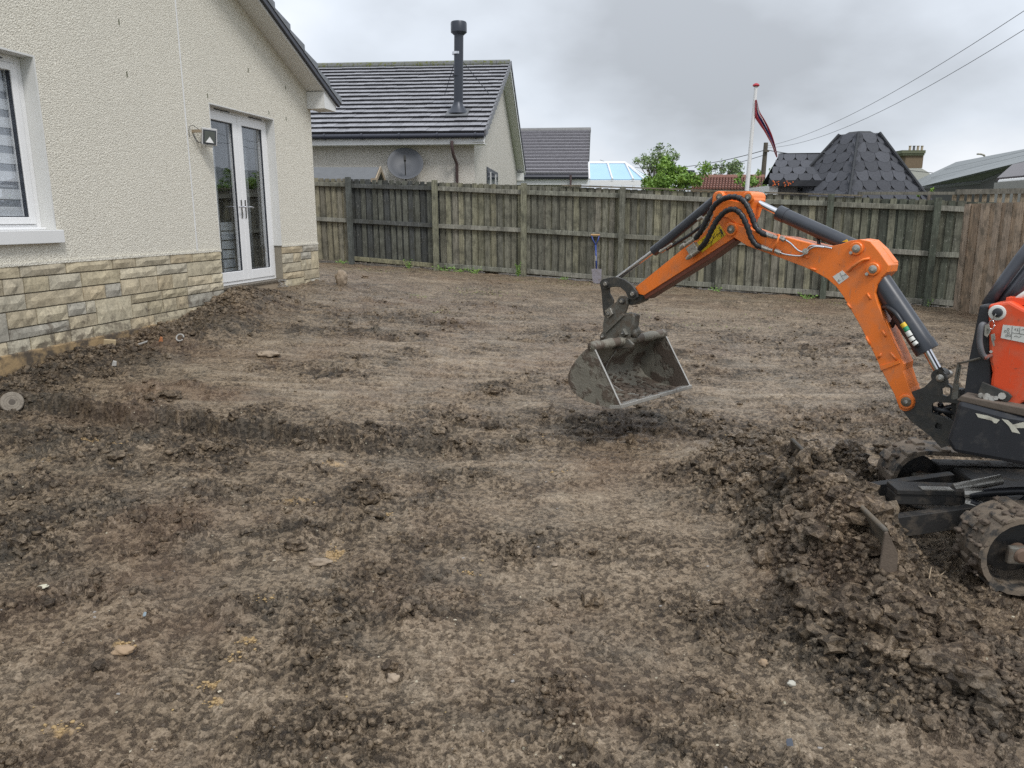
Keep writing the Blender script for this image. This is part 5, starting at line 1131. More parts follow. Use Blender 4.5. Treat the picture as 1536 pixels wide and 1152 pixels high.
# hose on boom cylinder with yellow and green tape and pale clips
mb = MB(); hpts = spline([X(1322, 462, -.03), X(1331, 461, -.06), X(1343, 470, -.085), (X(1354, 486, -.09)), X(1366, 503, -.085), X(1376, 520, -.07)], 8); mb.tube(hpts, .0125, 10); mb.build('hose', M['hose'], c3_, smooth=True)
mb = MB(); mb.tube(spline([X(1338, 466, -.05), X(1342, 478, -.02), X(1336, 490, .0), X(1331, 492, .02)]), .015, 10); mb.build('hose', M['hose'], c3_, smooth=True)
for (p0, p1, mt) in (((1353.5, 485), (1357.5, 490.5), 'yellow'), ((1357.5, 490.5), (1361, 496), 'green'), ((1361, 497), (1365.5, 504), 'sticker'), ((1366, 506), (1369.5, 511), 'sticker'), ((1371, 513), (1374.5, 517), 'sticker')):
    mb = MB(); mb.cyl(X(*p0, -.091), X(*p1, -.091), .0145, 12); mb.build('hose_tape' if mt != 'sticker' else 'hose_clip', M[mt], c3_, auto=40)
# ---- ribbed hoses over the knuckle
def ribhose(pts, ts, r=.0148):
    sp2 = spline([X(x, y, t) for (x, y), t in zip(pts, ts)], 12); mb = MB(); mb.tube(sp2, r, 12); o = mb.build('hydraulic_hose', M['hose'], exc, smooth=True)
    mb = MB(); L_ = 0; last = 0
    for a, b in zip(sp2[:-1], sp2[1:]):
        L_ += (b - a).length
        if L_ - last > .030: last = L_; d = (b - a).normalized(); mb.cyl(a - d * .0095, a + d * .0095, r * 1.20, 12)
    o2 = mb.build('spiral_guard', M['hose'], o, auto=40)
    return o
ribhose([(1043, 358), (1052, 346), (1062, 326), (1072, 308), (1086, 298), (1102, 295.5), (1116, 302), (1126, 320), (1134, 341), (1144, 350), (1151, 353)], [-.10, -.115, -.12, -.12, -.12, -.12, -.12, -.115, -.11, -.105, -.10])
ribhose([(1049, 374), (1059, 362), (1067, 346), (1076, 330), (1088, 317.5), (1101, 314), (1112, 322), (1121, 340), (1126, 355), (1134, 367), (1143, 371)], [-.10, -.13, -.14, -.14, -.14, -.14, -.14, -.13, -.12, -.11, -.10])
# manifold block on arm
plate('manifold', [(1028, 373), (1040, 363), (1048, 376), (1036, 386)], -ST_ - .045, -ST_, M['zinc'], stick, bevel=.003)
mb = MB(); 
for a, b, r_ in (((1020, 373), (1044, 357), .011), ((1030, 388), (1050, 374), .011), ((1022, 371), (1027, 367), .016), ((1033, 386), (1038, 382), .016)): mb.cyl(X(*a, -ST_ - .04), X(*b, -ST_ - .045), r_, 10)
mb.build('hose_fitting', M['zinc'], stick, auto=40)
# steel ends and pipes on boom
def pipe(pts, t, r=.0055): mb = MB(); mb.tube(spline([X(x, y, t) for x, y in pts], 8), r, 8); mb.build('steel_pipe', M['chrome'], boom, smooth=True)
tp_ = -BT - .016
pipe([(1178, 360), (1186, 365), (1194, 373), (1200, 377), (1207, 377), (1216, 369), (1228, 369), (1240, 371), (1248, 372.5)], tp_)
pipe([(1170, 379), (1180, 382), (1200, 384), (1208, 380), (1216, 373), (1224, 370), (1236, 371)], tp_ - .006)
mb = MB()
for a, b, r_ in (((1149, 351.5), (1160, 355.5), .0135), ((1160, 355.5), (1167, 357), .0105), ((1170, 356.5), (1177, 360), .014), ((1142, 370), (1152, 374), .0135), ((1152, 374), (1160, 376), .0105), ((1163, 376), (1171, 379.5), .014)): mb.cyl(X(*a, tp_ - .01), X(*b, tp_ - .01), r_, 8)
mb.build('pipe_fitting', M['zinc'], boom, auto=40)
mb = MB(); mb.tube([X(1169, 353, -BT - .035), X(1166, 363, -BT - .04), X(1160, 376, -BT - .035)], .0065, 6); mb.tube([X(1166, 352, -BT), X(1169, 353, -BT - .035)], .0065, 6); mb.tube([X(1158, 377, -BT), X(1160, 376, -BT - .035)], .0065, 6); mb.build('pipe_bracket', M['orange'], boom, smooth=True)
mb = MB(); mb.cyl(X(1208, 377, -BT - .032), X(1208, 377, -BT), .017, 12); mb.cyl(X(1208, 377, -BT - .042), X(1208, 377, -BT - .03), .010, 6); mb.build('pipe_clamp', M['zinc'], boom, auto=40)
# ---- bucket linkage
for t0, t1 in ((-.085, -.065), (.065, .085)):
    plate('curved_link', arc(907, 426, 8, 180, 270, 4) + [(915, 416), (925, 415.5), (936, 419), (947, 427), (955, 438), (956, 446), (950, 450), (942, 448), (938, 438), (930, 431), (921, 430), (913, 432), (908, 434), (902, 432)], t0, t1, M['cast'])
    plate('lower_link', [(899, 424), (904, 418), (911, 421), (914, 431), (914, 440), (920, 450), (918, 462), (915, 472), (905, 474), (903, 455), (902, 438)], t0 * .75, t1 * .75, M['cast'])
for t0, t1 in ((-.075, -.052), (.052, .075)):
    plate('hitch_plate', [(927, 447), (930, 444), (937, 444.5), (941, 449), (941, 458), (938, 467), (936, 471), (948, 470), (950, 475), (949, 488), (941, 512), (905, 517), (899, 512), (900, 502), (904, 497), (904, 487), (908, 466), (913, 461), (925, 452)], t0, t1, M['hitch'])
plate('hitch_body', [(915, 478), (935, 470), (948, 474), (946, 490), (938, 514), (908, 516), (905, 500)], -.05, .05, M['hitch'])
plate('hitch_rib', [(905, 496), (933, 470), (936, 473), (908, 500)], -.09, -.074, M['hitch'], bevel=.002)
plate('stick_nose', [(940, 448), (953, 431), (966, 443), (960, 452), (946, 458), (940, 456)], -.05, .05, M['cast'])
for px, py, r_ in ((907, 426, .024), (947.5, 441, .024), (931, 452, .021), (911, 471, .018)): 
    p = pin('pin', px, py, -.10, .10, r_, M['cast'], exc)
    mb = MB(); mb.lathe(X(px, py, -.106), EV, [(r_ * .55, 0), (r_ * .62, .003), (r_ * .62, .008)], 6); mb.build('pin_bolt', M['zinc'], p)
plate('square_boss', [(907, 466), (915, 462), (919, 471), (911, 478)], -.095, -.07, M['zinc'], exc, bevel=.003)
plate('square_boss', [(926, 497), (934, 493), (939, 502), (930, 507)], -.105, -.07, M['hitch'], exc, bevel=.003)
pin('pin', 933, 500, -.12, -.06, .012, M['cast']); pin('pin', 902.5, 505, -.09, .0, .018, M['hitch'])
mb = MB(); 
for q in ((943, 496, .0), (951, 500, .02), (948, 490, .03), (955, 497, .05), (947, 507, .02), (953, 508, .06)): mb.ico(X(q[0], q[1], q[2]), .032, .35, 2)
mb.build('mud_cake', M['hitch'], exc, smooth=True)
# ---- bucket: side profile in the boom plane, width along EV
BW = .415
Np = [X(891, 521, -BW), X(932, 610, -BW)]                       # near plate: top of mouth, lip
prof_px = [(891, 519), (933, 610), (916, 611), (897, 607), (878, 601), (862, 589), (854, 575), (853.5, 562), (859, 549), (870, 534), (880, 524)]
PO = X(891, 519, -BW)
def uz(p): d = p - PO; return d.dot(EU), d.z
def fromuz(s, z, t): return PO + EU * s + UP * z + EV * (t + BW)
pf = [uz(X(x, y, -BW)) for x, y in prof_px]
bk = MB(); back = pf[1:]                                          # lip round the back to the top tube
pin_ = back[::1]
bk2 = [(-0, 0)]
shell = back + [pf[0]]
def insetp(pts, d):
    r = []; c = (sum(p[0] for p in pts) / len(pts), sum(p[1] for p in pts) / len(pts))
    for p in pts: v = (c[0] - p[0], c[1] - p[1]); l = math.hypot(*v); r.append((p[0] + v[0] / l * d, p[1] + v[1] / l * d))
    return r
inn = insetp(shell, .012)
vs_ = []; fs = []; n = len(shell); NSEG = 14
brg = random.Random(4)
for k in range(NSEG + 1):
    t = -BW + 2 * BW * k / NSEG
    vs_ += [fromuz(s, z, t) for s, z in shell] + [fromuz(s, z, t) for s, z in inn]
m_ = 2 * n
for k in range(NSEG):
    for i in range(n - 1): a = k * m_ + i; fs.append((a, a + 1, a + 1 + m_, a + m_)); b = a + n; fs.append((b, b + m_, b + 1 + m_, b + 1))
bk.add(vs_, fs)
bucket = bk.build('bucket', M['hitch'], exc, auto=60, fix=True)
def bucketmat():
    t = NT('muddy_bucket_steel'); co = t.coord('World'); nz = t.noise(co, 16, 6, .65); big = t.noise(co, 7, 4, .6, .3)
    base = t.mix(nz, (.12, .112, .09), (.30, .28, .23)); f = t.ramp(big, [(.46, (0, 0, 0)), (.54, (1, 1, 1))]); c = t.mix(f, base, t.mix(nz, (.09, .07, .055), (.14, .11, .085)))
    return t.set(c, .62, .1, t.bump(t.math('ADD', t.math('MULTIPLY', f, .6), t.math('MULTIPLY', t.noise(co, 60, 4), .4)), .9, .008))
M['bucket'] = bucketmat(); bucket.data.materials[0] = M['bucket']
for t0, t1 in ((-BW - .012, -BW), (BW, BW + .012)):
    mb = MB(); mb.prism([fromuz(s, z, t0) for s, z in pf], EV * (t1 - t0)); mb.build('side_plate', M['bucket'], bucket, bevel=.002)
edge_m = simple('bright_worn_steel_edge', (.42, .41, .38), .4, .4, var=.25, scale=25, dirt=(.15, .12, .09), dirtfac=(.55, .75))
lipd = Vector((pf[1][0] - pf[2][0], pf[1][1] - pf[2][1])).normalized()
l0, l1 = fromuz(*pf[1], -BW - .013), fromuz(*pf[1], BW + .013); ld = (fromuz(*pf[1], 0) - fromuz(*pf[2], 0)).normalized(); lu = UP
mb = MB(); mb.obox(l0 - ld * .10 - lu * .012, l1 - l0, ld * .11, lu * .028); mb.build('cutting_edge', edge_m, bucket, bevel=.004)
for t in (-BW - .0135, BW - .0005):
    mb = MB(); a, b = fromuz(*pf[0], t), fromuz(*pf[1], t); mb.obox(a, b - a, EV * .014, (EU * -.5 - UP * .2).normalized() * .005); mb.build('worn_side_edge', edge_m, bucket)
mb = MB(); a, b = fromuz(pf[0][0] + .012, pf[0][1] - .005, -BW - .014), fromuz(pf[0][0] + .012, pf[0][1] - .005, BW + .014)
pts = [a.lerp(b, k / 16) for k in range(17)]; mb.tube(pts, [.033 + .004 * math.sin(k * 2.1) for k in range(17)], 14); mb.build('top_tube', M['bucket'], bucket, smooth=True)
# inner seam and stuck soil
mb = MB(); q = [fromuz(s, z, -.02) + EU * -.004 for s, z in inn]; mb.tube(spline(q[0:9], 3), .0055, 6); mb.build('weld_seam', edge_m, bucket, smooth=True)
mb = MB()
for i in range(260):
    s = brg.random(); t = brg.uniform(-BW + .03, BW - .03); k = brg.randint(0, 4); a, b = inn[k], inn[k + 1]; f = brg.random()
    q = fromuz(a[0] + (b[0] - a[0]) * f, a[1] + (b[1] - a[1]) * f, t); mb.ico(q + UP * .002, brg.uniform(.006, .03) * (1 if k < 3 else .6), .4, 1, (1.3, 1.3, .45))
mb.build('stuck_soil', M['mudcake'] if 'mudcake' in M else simple('drying_mud', (.115, .088, .066), .85, var=.3, scale=30, bumpd=.004), bucket, smooth=True)['kind'] = 'stuff'
M['drymud'] = bpy.data.materials['drying_mud']
plate('hanger_plate', [(903, 512), (941, 508), (950, 517), (948, 521), (898, 526)], -.09, -.07, M['hitch'], bucket); plate('hanger_plate', [(903, 512), (941, 508), (950, 517), (948, 521), (898, 526)], .07, .09, M['hitch'], bucket)
# ---- swing bracket (kingpost)
kp = [(1352, 614), (1367, 588), (1386, 581), (1397, 570), (1402, 562)] + arc(1409.5, 567, 10, 190, 350, 6) + [(1422, 576), (1430, 583), (1440, 584), (1440, 598), (1440, 660), (1425, 668), (1412, 672), (1396, 655), (1378, 641), (1366, 632)]
hl = [[(1412, 584), (1417, 580), (1425, 582), (1425, 592), (1419, 595), (1413, 592)], [(1398, 606), (1404, 603), (1434, 605), (1434, 634), (1418, 626), (1398, 620)], [(1402, 638), (1406, 634), (1413, 637), (1412, 644), (1403, 643)]]
king = plate('swing_bracket', kp, -.068, -.046, M['cast'], exc, hl, bevel=.004)
plate('bracket_far_cheek', kp, .046, .068, M['cast'], king, hl, bevel=.004)
plate('bracket_web', [(1378, 640), (1396, 654), (1412, 671), (1430, 665), (1430, 640), (1406, 628)], -.045, .045, M['cast'], king)
plate('bracket_hub', [(1426, 584), (1440, 586), (1446, 660), (1428, 662)], -.045, .045, M['understeel'], king)
pin('pin', 1409.5, 567.5, -.080, .08, .020, M['zinc'], king)
mb = MB()
for i, (a, b, c) in enumerate((((1398, 612), (1414, 616), (1440, 622)), ((1402, 622), (1420, 612), (1440, 608)), ((1404, 640), (1420, 634), (1444, 640)), ((1410, 606), (1418, 618), (1436, 632)))):
    mb.tube(spline([X(*a, -.03), X(*b, -.05 + .02 * i), X(*c, -.02)]), .014, 8)
mb.build('hose_bundle', M['hose'], king, smooth=True)
stroke('cast_number', [[(1381.5 + i * .4, 596 + i * 2.6), (1384, 595.5 + i * 2.6)] for i in range(4)], -.069, .0012, M['hitch'], king)
# ---- upper body
SD = -.44                                                         # near side of the body
body_px = [(1437, 600), (1430, 628), (1419, 661), (1429, 679), (1536, 699), (1660, 722), (1700, 700), (1700, 652), (1536, 627)]
body = plate('counterweight_body', body_px, SD, .40, M['blackpaint'], exc, bevel=.02)
plate('deck', [(1434, 601), (1442, 593), (1536, 612), (1700, 636), (1700, 650), (1536, 625)], SD + .01, .38, simple('muddy_deck_plate', (.12, .095, .075), .8, var=.4, scale=14, bumpd=.003), body, bevel=.006)
# partly worn cream lettering on the panel
lt = [[(1463.5, 620), (1481, 623.5), (1499.5, 630), (1495, 635), (1491, 634.5), (1488, 631), (1467, 626)],
      [(1502.5, 628.5), (1512, 630.5), (1519, 637), (1536, 633), (1548, 636), (1548, 642), (1524, 642), (1530, 650.5), (1518, 648), (1514, 640)]]
for l in lt: plate('lettering', l, SD - .0015, SD, M['cream'], body, bevel=0)
# console
con = plate('control_console', [(1469, 458), (1483, 457), (1485, 520), (1488, 612), (1445, 596), (1452, 545), (1461, 500)], -.33, -.02, M['blackpaint'], exc, bevel=.008)
plate('console_cover', [(1482, 457), (1500, 454.5), (1514, 452), (1536, 464), (1600, 478), (1600, 604), (1536, 602), (1527, 609), (1484, 602), (1486, 570), (1488, 560), (1484, 540), (1483, 520)], -.36, .0, M['orangered'], con, bevel=.012)
T0 = -.362
mb = MB(); mb.lathe(X(1495, 469.5, T0 - .008), EV, [(.026, 0), (.034, .003), (.036, .009)], 20); kr = mb.build('key_switch_plate', M['sticker'], con, auto=40)
mb = MB(); mb.lathe(X(1495, 469.5, T0 - .024), EV, [(.012, 0), (.019, .003), (.022, .018)], 18); mb.build('key_switch', M['blackpaint'], kr, auto=40)
mb = MB(); mb.tube(spline([X(1494, 471, T0 - .03), X(1490, 478, T0 - .03), X(1483, 485, T0 - .02), X(1481, 490, T0 - .02)]), .0022, 6)
for a in range(12): pass
mb.tube([X(1487.5 + 4 * math.cos(k * .524), 487 + 7 * math.sin(k * .524), T0 - .02) for k in range(13)], .0018, 6); mb.build('key_ring', M['chrome'], kr, smooth=True)
for pl in ([(1477, 488), (1483, 486), (1486, 497), (1481, 506), (1476, 503)], [(1486, 502), (1492, 500), (1493, 509), (1491, 512), (1492, 519), (1490, 520), (1487, 511)], [(1480, 492), (1485, 494), (1482, 503), (1478, 500)]):
    plate('key', pl, T0 - .028, T0 - .024, M['zinc'], kr, bevel=.001)
plate('control_diagram', [(1504.5, 487), (1560, 493), (1560, 519), (1501, 507)], T0 - .0015, T0, M['sticker'], con, bevel=0)
segs = [[(1518.5, 489.5), (1517, 509)], [(1518, 499), (1546, 503)], [(1530, 491), (1529, 500.5)]]
for x, y in ((1508, 497), (1512.5, 494), (1512.5, 499), (1510, 503.5), (1514.5, 503.5)): segs.append([(x + 1.6 * math.cos(k), y + 1.8 * math.sin(k)) for k in np.linspace(0, 6.28, 7)])
segs += [[(1522, 494), (1523, 492.5), (1523, 496)], [(1525, 493.5), (1527, 493), (1525.5, 496.5), (1527.5, 496)], [(1521, 505), (1525, 503.5), (1528, 506), (1532, 504.5)], [(1532, 495), (1536, 494), (1540, 497)]]
stroke('print', segs, T0 - .002, .0009, M['ink'], con)
mb = MB(); mb.cyl(X(1486.5, 527.5, T0 - .006), X(1486.5, 527.5, T0), .007, 6); mb.build('bolt', M['zinc'], con)
# rubber grab loop, thin guard rail bracket, valve plate
mb = MB(); mb.tube(spline([X(1479.5, 489, -.36), X(1474, 486.5, -.38), X(1471, 493, -.39), X(1469.5, 508, -.39), X(1471, 522, -.39), X(1475, 533, -.38), X(1482, 537, -.37)]), .0125, 10); mb.build('grab_loop', simple('grey_rubber_loop', (.12, .12, .13), .5), con, smooth=True)
mb = MB(); mb.cyl(X(1476, 537, -.385), X(1487.5, 533, -.36), .0095, 10); mb.build('loop_end', simple('rusty_sleeve', (.20, .07, .05), .6), con)
mb = MB(); mb.tube([X(1437, 545, -.30), X(1452, 542, -.32), X(1471, 537, -.37)], .006, 6); mb.tube([X(1438, 545, -.30), X(1432, 576, -.30), X(1429, 598, -.30)], .006, 6); mb.tube([X(1441, 547, -.30), X(1436, 576, -.30), X(1437, 598, -.30)], .004, 6); mb.build('guard_rail', M['hitch'], con)
plate('guard_plate', [(1431, 576), (1438, 578), (1437, 598), (1429, 600)], -.31, -.30, M['hitch'], con, bevel=.001)
plate('valve_bracket', [(1473, 573), (1512, 589), (1518, 595), (1513, 602), (1508, 603), (1467, 589)], -.385, -.37, M['cast'], con, bevel=.002)
mb = MB()
for x, y, r_ in ((1471, 593, .012), (1480, 595, .017), (1488, 598, .013), (1494, 597, .01)): mb.cyl(X(x, y, -.41), X(x, y, -.38), r_, 8)
mb.tube([X(1470, 593, -.40), X(1494, 598, -.40)], .010, 8); mb.cyl(X(1503, 594, -.395), X(1503, 594, -.38), .016, 10); mb.build('drain_valve', M['zinc'], con, auto=40)
# front guard bars and levers
def bar(pts, t, r, mat='cylblack', nm='guard_bar'): mb = MB(); mb.tube([X(x, y, tt) for (x, y), tt in zip(pts, t)], r, 14); return mb.build(nm, M[mat], con, smooth=True)
bar([(1480, 459), (1504, 424), (1530, 388), (1575, 330)], [-.20, -.16, -.12, -.05], .027)
bar([(1500, 457), (1520, 430), (1545, 398), (1590, 345)], [-.16, -.12, -.08, -.02], .024)
bar([(1521, 449), (1528, 436), (1540, 420), (1560, 400)], [-.2, -.2, -.2, -.2], .019, nm='lever')
bar([(1517, 455), (1532, 444), (1550, 432)], [-.26, -.26, -.26], .012, 'sticker', 'lever')
mb = MB(); mb.obox(X(1508, 456, -.3), EU * -.25, EV * .2, UP * .03); mb.build('lever_plate', M['orangered'], con)
# ---- undercarriage
TE = Vector((1, -.087, 0)).normalized(); TW_ = Vector((.087, 1, 0)).normalized()
def tk(a, b, z): return Vector((0, 0, 0)) + TE * a + TW_ * b + UP * z            # a along, b across (away), z up
A_f, A_r, TR_, ZC = 1.995, 3.25, .205, .185 - .0
def perim(r):
    L_ = A_r - A_f; pts = []
    for k in range(13): th = math.pi / 2 + math.pi * k / 12; pts.append((A_f + r * math.cos(th), ZC + r * math.sin(th)))
    for k in range(1, 12): pts.append((A_f + L_ * k / 12, ZC - r))
    for k in range(13): th = -math.pi / 2 + math.pi * k / 12; pts.append((A_r + r * math.cos(th), ZC + r * math.sin(th)))
    for k in range(1, 12): pts.append((A_r - L_ * k / 12, ZC + r - .012 * math.sin(math.pi * k / 12)))
    return pts
M['hub'] = simple('rusty_mud_hub', (.15, .10, .07), .7, var=.3, scale=30)
def track(b0, b1, nearside):
    o_ = perim(TR_ - .02); i_ = perim(TR_ - .045); n = len(o_); mb = MB(); vs_ = []; fs = []
    for b in (b0, b1): vs_ += [tk(a, b, z) for a, z in o_] + [tk(a, b, z) for a, z in i_]
    for k in range(n):
        j = (k + 1) % n; fs += [(k, j, 2 * n + j, 2 * n + k), (n + j, n + k, 3 * n + k, 3 * n + j), (k, n + k, n + j, j), (2 * n + j, 3 * n + j, 3 * n + k, 2 * n + k)]
    mb.add(vs_, fs); tr = mb.build('track', M['rubber'], exc, auto=50)
    # lugs, spaced evenly round the loop
    fine = perim(TR_ - .022); tot = sum(math.dist(fine[k], fine[(k + 1) % n]) for k in range(n)); nl = 40; acc = 0; k = 0; mbl = 0
    rl = random.Random(int(b0 * 100))
    for i in range(nl):
        d = tot * i / nl
        while acc + math.dist(fine[k % n], fine[(k + 1) % n]) < d: acc += math.dist(fine[k % n], fine[(k + 1) % n]); k += 1
        p, q = fine[k % n], fine[(k + 1) % n]; f = (d - acc) / math.dist(p, q); c = (p[0] + (q[0] - p[0]) * f, p[1] + (q[1] - p[1]) * f)
        tx, tz = (q[0] - p[0]), (q[1] - p[1]); l = math.hypot(tx, tz); tx /= l; tz /= l; nx_, nz_ = (tz, -tx)
        if nx_ * (c[0] - (A_f + A_r) / 2) * 0 + 0: pass
        cc_ = (min(max(c[0], A_f), A_r), ZC)
        if (c[0] - cc_[0]) * nx_ + (c[1] - ZC) * nz_ < 0: nx_, nz_ = -nx_, -nz_
        half = i % 2
        w0, w1 = (b0 - .004, b0 + .115) if half else (b1 - .115, b1 + .004)
        lug = MB(); T = TE * tx + UP * tz; Nn = TE * nx_ + UP * nz_; hgt_ = .015
        p0 = tk(c[0], w0, c[1]) - T * .030
        lug.prism([p0, p0 + T * .060, p0 + T * .052 + Nn * hgt_, p0 + T * .008 + Nn * hgt_], TW_ * (w1 - w0)); lug.build('lug', M['rubber'], tr, bevel=.003, seg=1)
    # frame beam, idler, sprocket, rollers
    fb_, fe_ = (b0 + .02, b1 - .03) if nearside else (b0 + .03, b1 - .02)
    mb = MB(); mb.obox(tk(A_f + .10, fb_ + .03, ZC - .02), TE * (A_r - A_f - .2), TW_ * (fe_ - fb_ - .04), UP * .10); mb.obox(tk(A_f + .13, fb_ + .0, ZC - .09), TE * (A_r - A_f - .3), TW_ * .05, UP * .055); mb.build('track_frame', M['understeel'], tr, bevel=.012)
    mb = MB(); mb.obox(tk(A_f - .06, fb_ - .002, ZC - .045), TE * (A_r - A_f - .12), TW_ * .03, UP * .085); mb.obox(tk(A_f + .05, fb_ - .012, ZC - .12), TE * (A_r - A_f - .2), TW_ * .03, UP * .03); mb.build('frame_cover', M['hitch'], tr, bevel=.01)
    for aa, rr_, nm in ((A_f, TR_ - .085, 'idler_wheel'), (A_r, TR_ - .085, 'sprocket')):
        mb = MB(); mb.lathe(tk(aa, fb_ + .085, ZC), TW_, [(rr_ * .85, 0), (rr_, .008), (rr_, .05), (rr_ * .85, .06)], 28); wv = mb.build(nm, M['understeel'], tr, auto=35)
        mb = MB(); mb.lathe(tk(aa, fb_ + .0, ZC), TW_, [(.026, -.012), (.036, -.004), (.042, .045)], 16); mb.build('hub', M['hub'], wv, auto=35)
    for k in range(3): mb = MB(); aa = A_f + .32 + k * .31; mb.lathe(tk(aa, fb_ + .02, ZC - .115), TW_, [(.035, 0), (.045, .01), (.045, .09)], 16); mb.build('roller', M['understeel'], tr, auto=35)
    mb = MB()
    for i in range(210 if nearside else 80):
        k = rl.randint(0, n - 1); 
        if rl.random() < .6: k = rl.choice(list(range(n - 9, n)) + list(range(0, 9)))
        c = perim(TR_ - .018)[k]; mb.ico(tk(c[0] + rl.uniform(-.03, .03), rl.uniform(b0, b1), c[1]), .004 + .014 * rl.random() ** 2, .55, 2, (1.1, 1.2, .9))
    mb.build('mud_on_track', M['drymud'], tr, smooth=True)['kind'] = 'stuff'
    return tr
BN = 3.27
track(BN, BN + .23, True); track(BN + .98, BN + 1.21, False)
mb = MB(); mb.obox(tk(2.15, BN + .2, .17), TE * .9, TW_ * .82, UP * .10); mb.obox(tk(2.4, BN + .05, .20), TE * .45, TW_ * 1.1, UP * .06); car = mb.build('lower_frame', M['understeel'], exc, bevel=.02)
mb = MB(); mb.cyl(tk(2.62, BN + .62, .27), tk(2.62, BN + .62, .40), .25, 28); mb.build('slew_ring', M['understeel'], exc, auto=35)
def tkb(a, b, z): return tk(a - .29, b, z + .045)
# blade arms, blade cylinder with silver sleeve, hoses
for b in (BN + .36, BN + .80): mb = MB(); mb.prism([tkb(1.86, b, .05), tkb(2.35, b, .15), tkb(2.35, b, .25), tkb(1.86, b, .16)], TW_ * .06); mb.build('blade_arm', M['understeel'], exc, bevel=.008)
mb = MB(); mb.obox(tkb(1.90, BN + .44, .255), TE * .36, TW_ * .13, UP * .028); mb.obox(tkb(1.90, BN + .45, .20), TE * .40, TW_ * .11, UP * .054); bc = mb.build('blade_ram_guard', M['understeel'], exc, bevel=.005)
mb = MB(); mb.obox(tkb(2.02, BN + .437, .284), TE * .15, TW_ * .05, UP * .005); mb.build('worn_guard_face', M['zinc'], bc)
mb = MB(); mb.cyl(tkb(2.2, BN + .50, .275), tkb(2.42, BN + .50, .33), .026, 16); mb.build('blade_ram', M['zinc'], exc, auto=35)
mb = MB(); mb.tube(spline([tkb(2.24, BN + .43, .27), tkb(2.36, BN + .40, .30), tkb(2.5, BN + .36, .32), tkb(2.62, BN + .3, .28), tkb(2.78, BN + .24, .26), tkb(3.1, BN + .2, .26)]), .021, 12); h1_ = mb.build('blade_hose', M['hose'], exc, smooth=True)
mb = MB(); mb.tube(spline([tkb(2.24, BN + .41, .24), tkb(2.33, BN + .37, .225), tkb(2.42, BN + .36, .25), tkb(2.5, BN + .37, .30)]), .019, 12); mb.build('blade_hose', M['hose'], exc, smooth=True)
mb = MB(); mb.cyl(tkb(2.22, BN + .44, .275), tkb(2.30, BN + .42, .285), .024, 8); mb.cyl(tkb(2.22, BN + .42, .235), tkb(2.29, BN + .39, .23), .022, 8); mb.build('hose_fitting', M['zinc'], exc, auto=40)
mb = MB(); mb.prism([tkb(2.38, BN + .30, .13), tkb(2.52, BN + .30, .14), tkb(2.52, BN + .30, .28), tkb(2.46, BN + .30, .28), tkb(2.385, BN + .30, .20)], TW_ * .03); mb.cyl(tkb(2.43, BN + .285, .165), tkb(2.43, BN + .32, .165), .022, 12); mb.build('pivot_lug', M['cast'], exc, bevel=.003)
# dozer blade
bl_ = MB(); pr_ = [(0, .0), (.035, .05), (.045, .12), (.035, .20), (.0, .285)]; pr2 = [(a + .012, z) for a, z in pr_]
B0, B1 = BL0, BL1; bd = Vector((B1.x - B0.x, B1.y - B0.y, 0)); be = Vector((bd.y, -bd.x, 0)).normalized(); zb0 = .12
poly = [Vector((B0.x, B0.y, zb0)) + be * a + UP * z for a, z in pr_] + [Vector((B0.x, B0.y, zb0)) + be * a + UP * z for a, z in pr2[::-1]]
bl_.prism(poly, bd); blade = bl_.build('dozer_blade', M['bladesteel'], exc, bevel=.003)
mb = MB(); mb.tube([Vector((B0.x, B0.y, zb0 + .285)) + be * .008, Vector((B1.x, B1.y, zb0 + .285)) + be * .008], .011, 8); mb.build('blade_rim', M['bladesteel'], blade, smooth=True)
for q, s in ((Vector((B0.x, B0.y, zb0)), -1), (Vector((B1.x, B1.y, zb0)), 0)):
    mb = MB(); mb.prism([q - be * .01, q + be * .07 + UP * .02, q + be * .062 + UP * .19, q + be * .012 + UP * .285, q - be * .0 + UP * .28], bd.normalized() * (.012 if s == 0 else -.012)); mb.build('blade_end_plate', M['drymud'], blade, bevel=.003)
# ================================================================ loose things on and by the ground
def gpt(px, py):
    z = .1
    for _ in range(10):
        p = atz(px, py, z); z = zg(p.x, p.y)
    return Vector((p.x, p.y, zgf(p.x, p.y)))
# digging spade leaning on the fence
sp_t = at(893, 351, FX(1.55) - .12); bt = gpt(896, 414); bt = Vector((sp_t.x + .03, sp_t.y - .22, zg(sp_t.x, sp_t.y - .22)))
spd = thing('digging_spade', bt, 'blue-shafted digging spade with a wooden grip leaning against the back fence', 'spade')
ax = (sp_t - bt).normalized(); L_ = (sp_t - bt).length; sd_ = fdir; 
def sa(f, x=0, o=0): return bt + ax * (L_ * f) + sd_ * x + fn * o
mb = MB(); mb.tube([sa(.30), sa(.78)], .018, 10); mb.build('shaft', M['blue'], spd, smooth=True)
mb = MB(); mb.tube([sa(.78), sa(.88, -.05), sa(.97, -.075)], .012, 8); mb.tube([sa(.78), sa(.88, .05), sa(.97, .075)], .012, 8); mb.build('yoke', M['blue'], spd, smooth=True)
mb = MB(); mb.tube([sa(.98, -.085), sa(.98, .085)], .019, 10); mb.build('grip', simple('spade_grip_timber', (.48, .30, .14), .6), spd)
mb = MB(); mb.prism([sa(.0, -.07), sa(.0, .07), sa(.06, .085), sa(.29, .10), sa(.30, .03), sa(.36, .02), sa(.36, -.02), sa(.30, -.03), sa(.29, -.10), sa(.06, -.085)], fn * .006); mb.build('blade', M['spadesteel'], spd, bevel=.003)
mb = MB(); mb.tube([sa(.46, 0, .0185), sa(.56, 0, .0185)], .006, 4); mb.build('label', M['sticker'], spd)
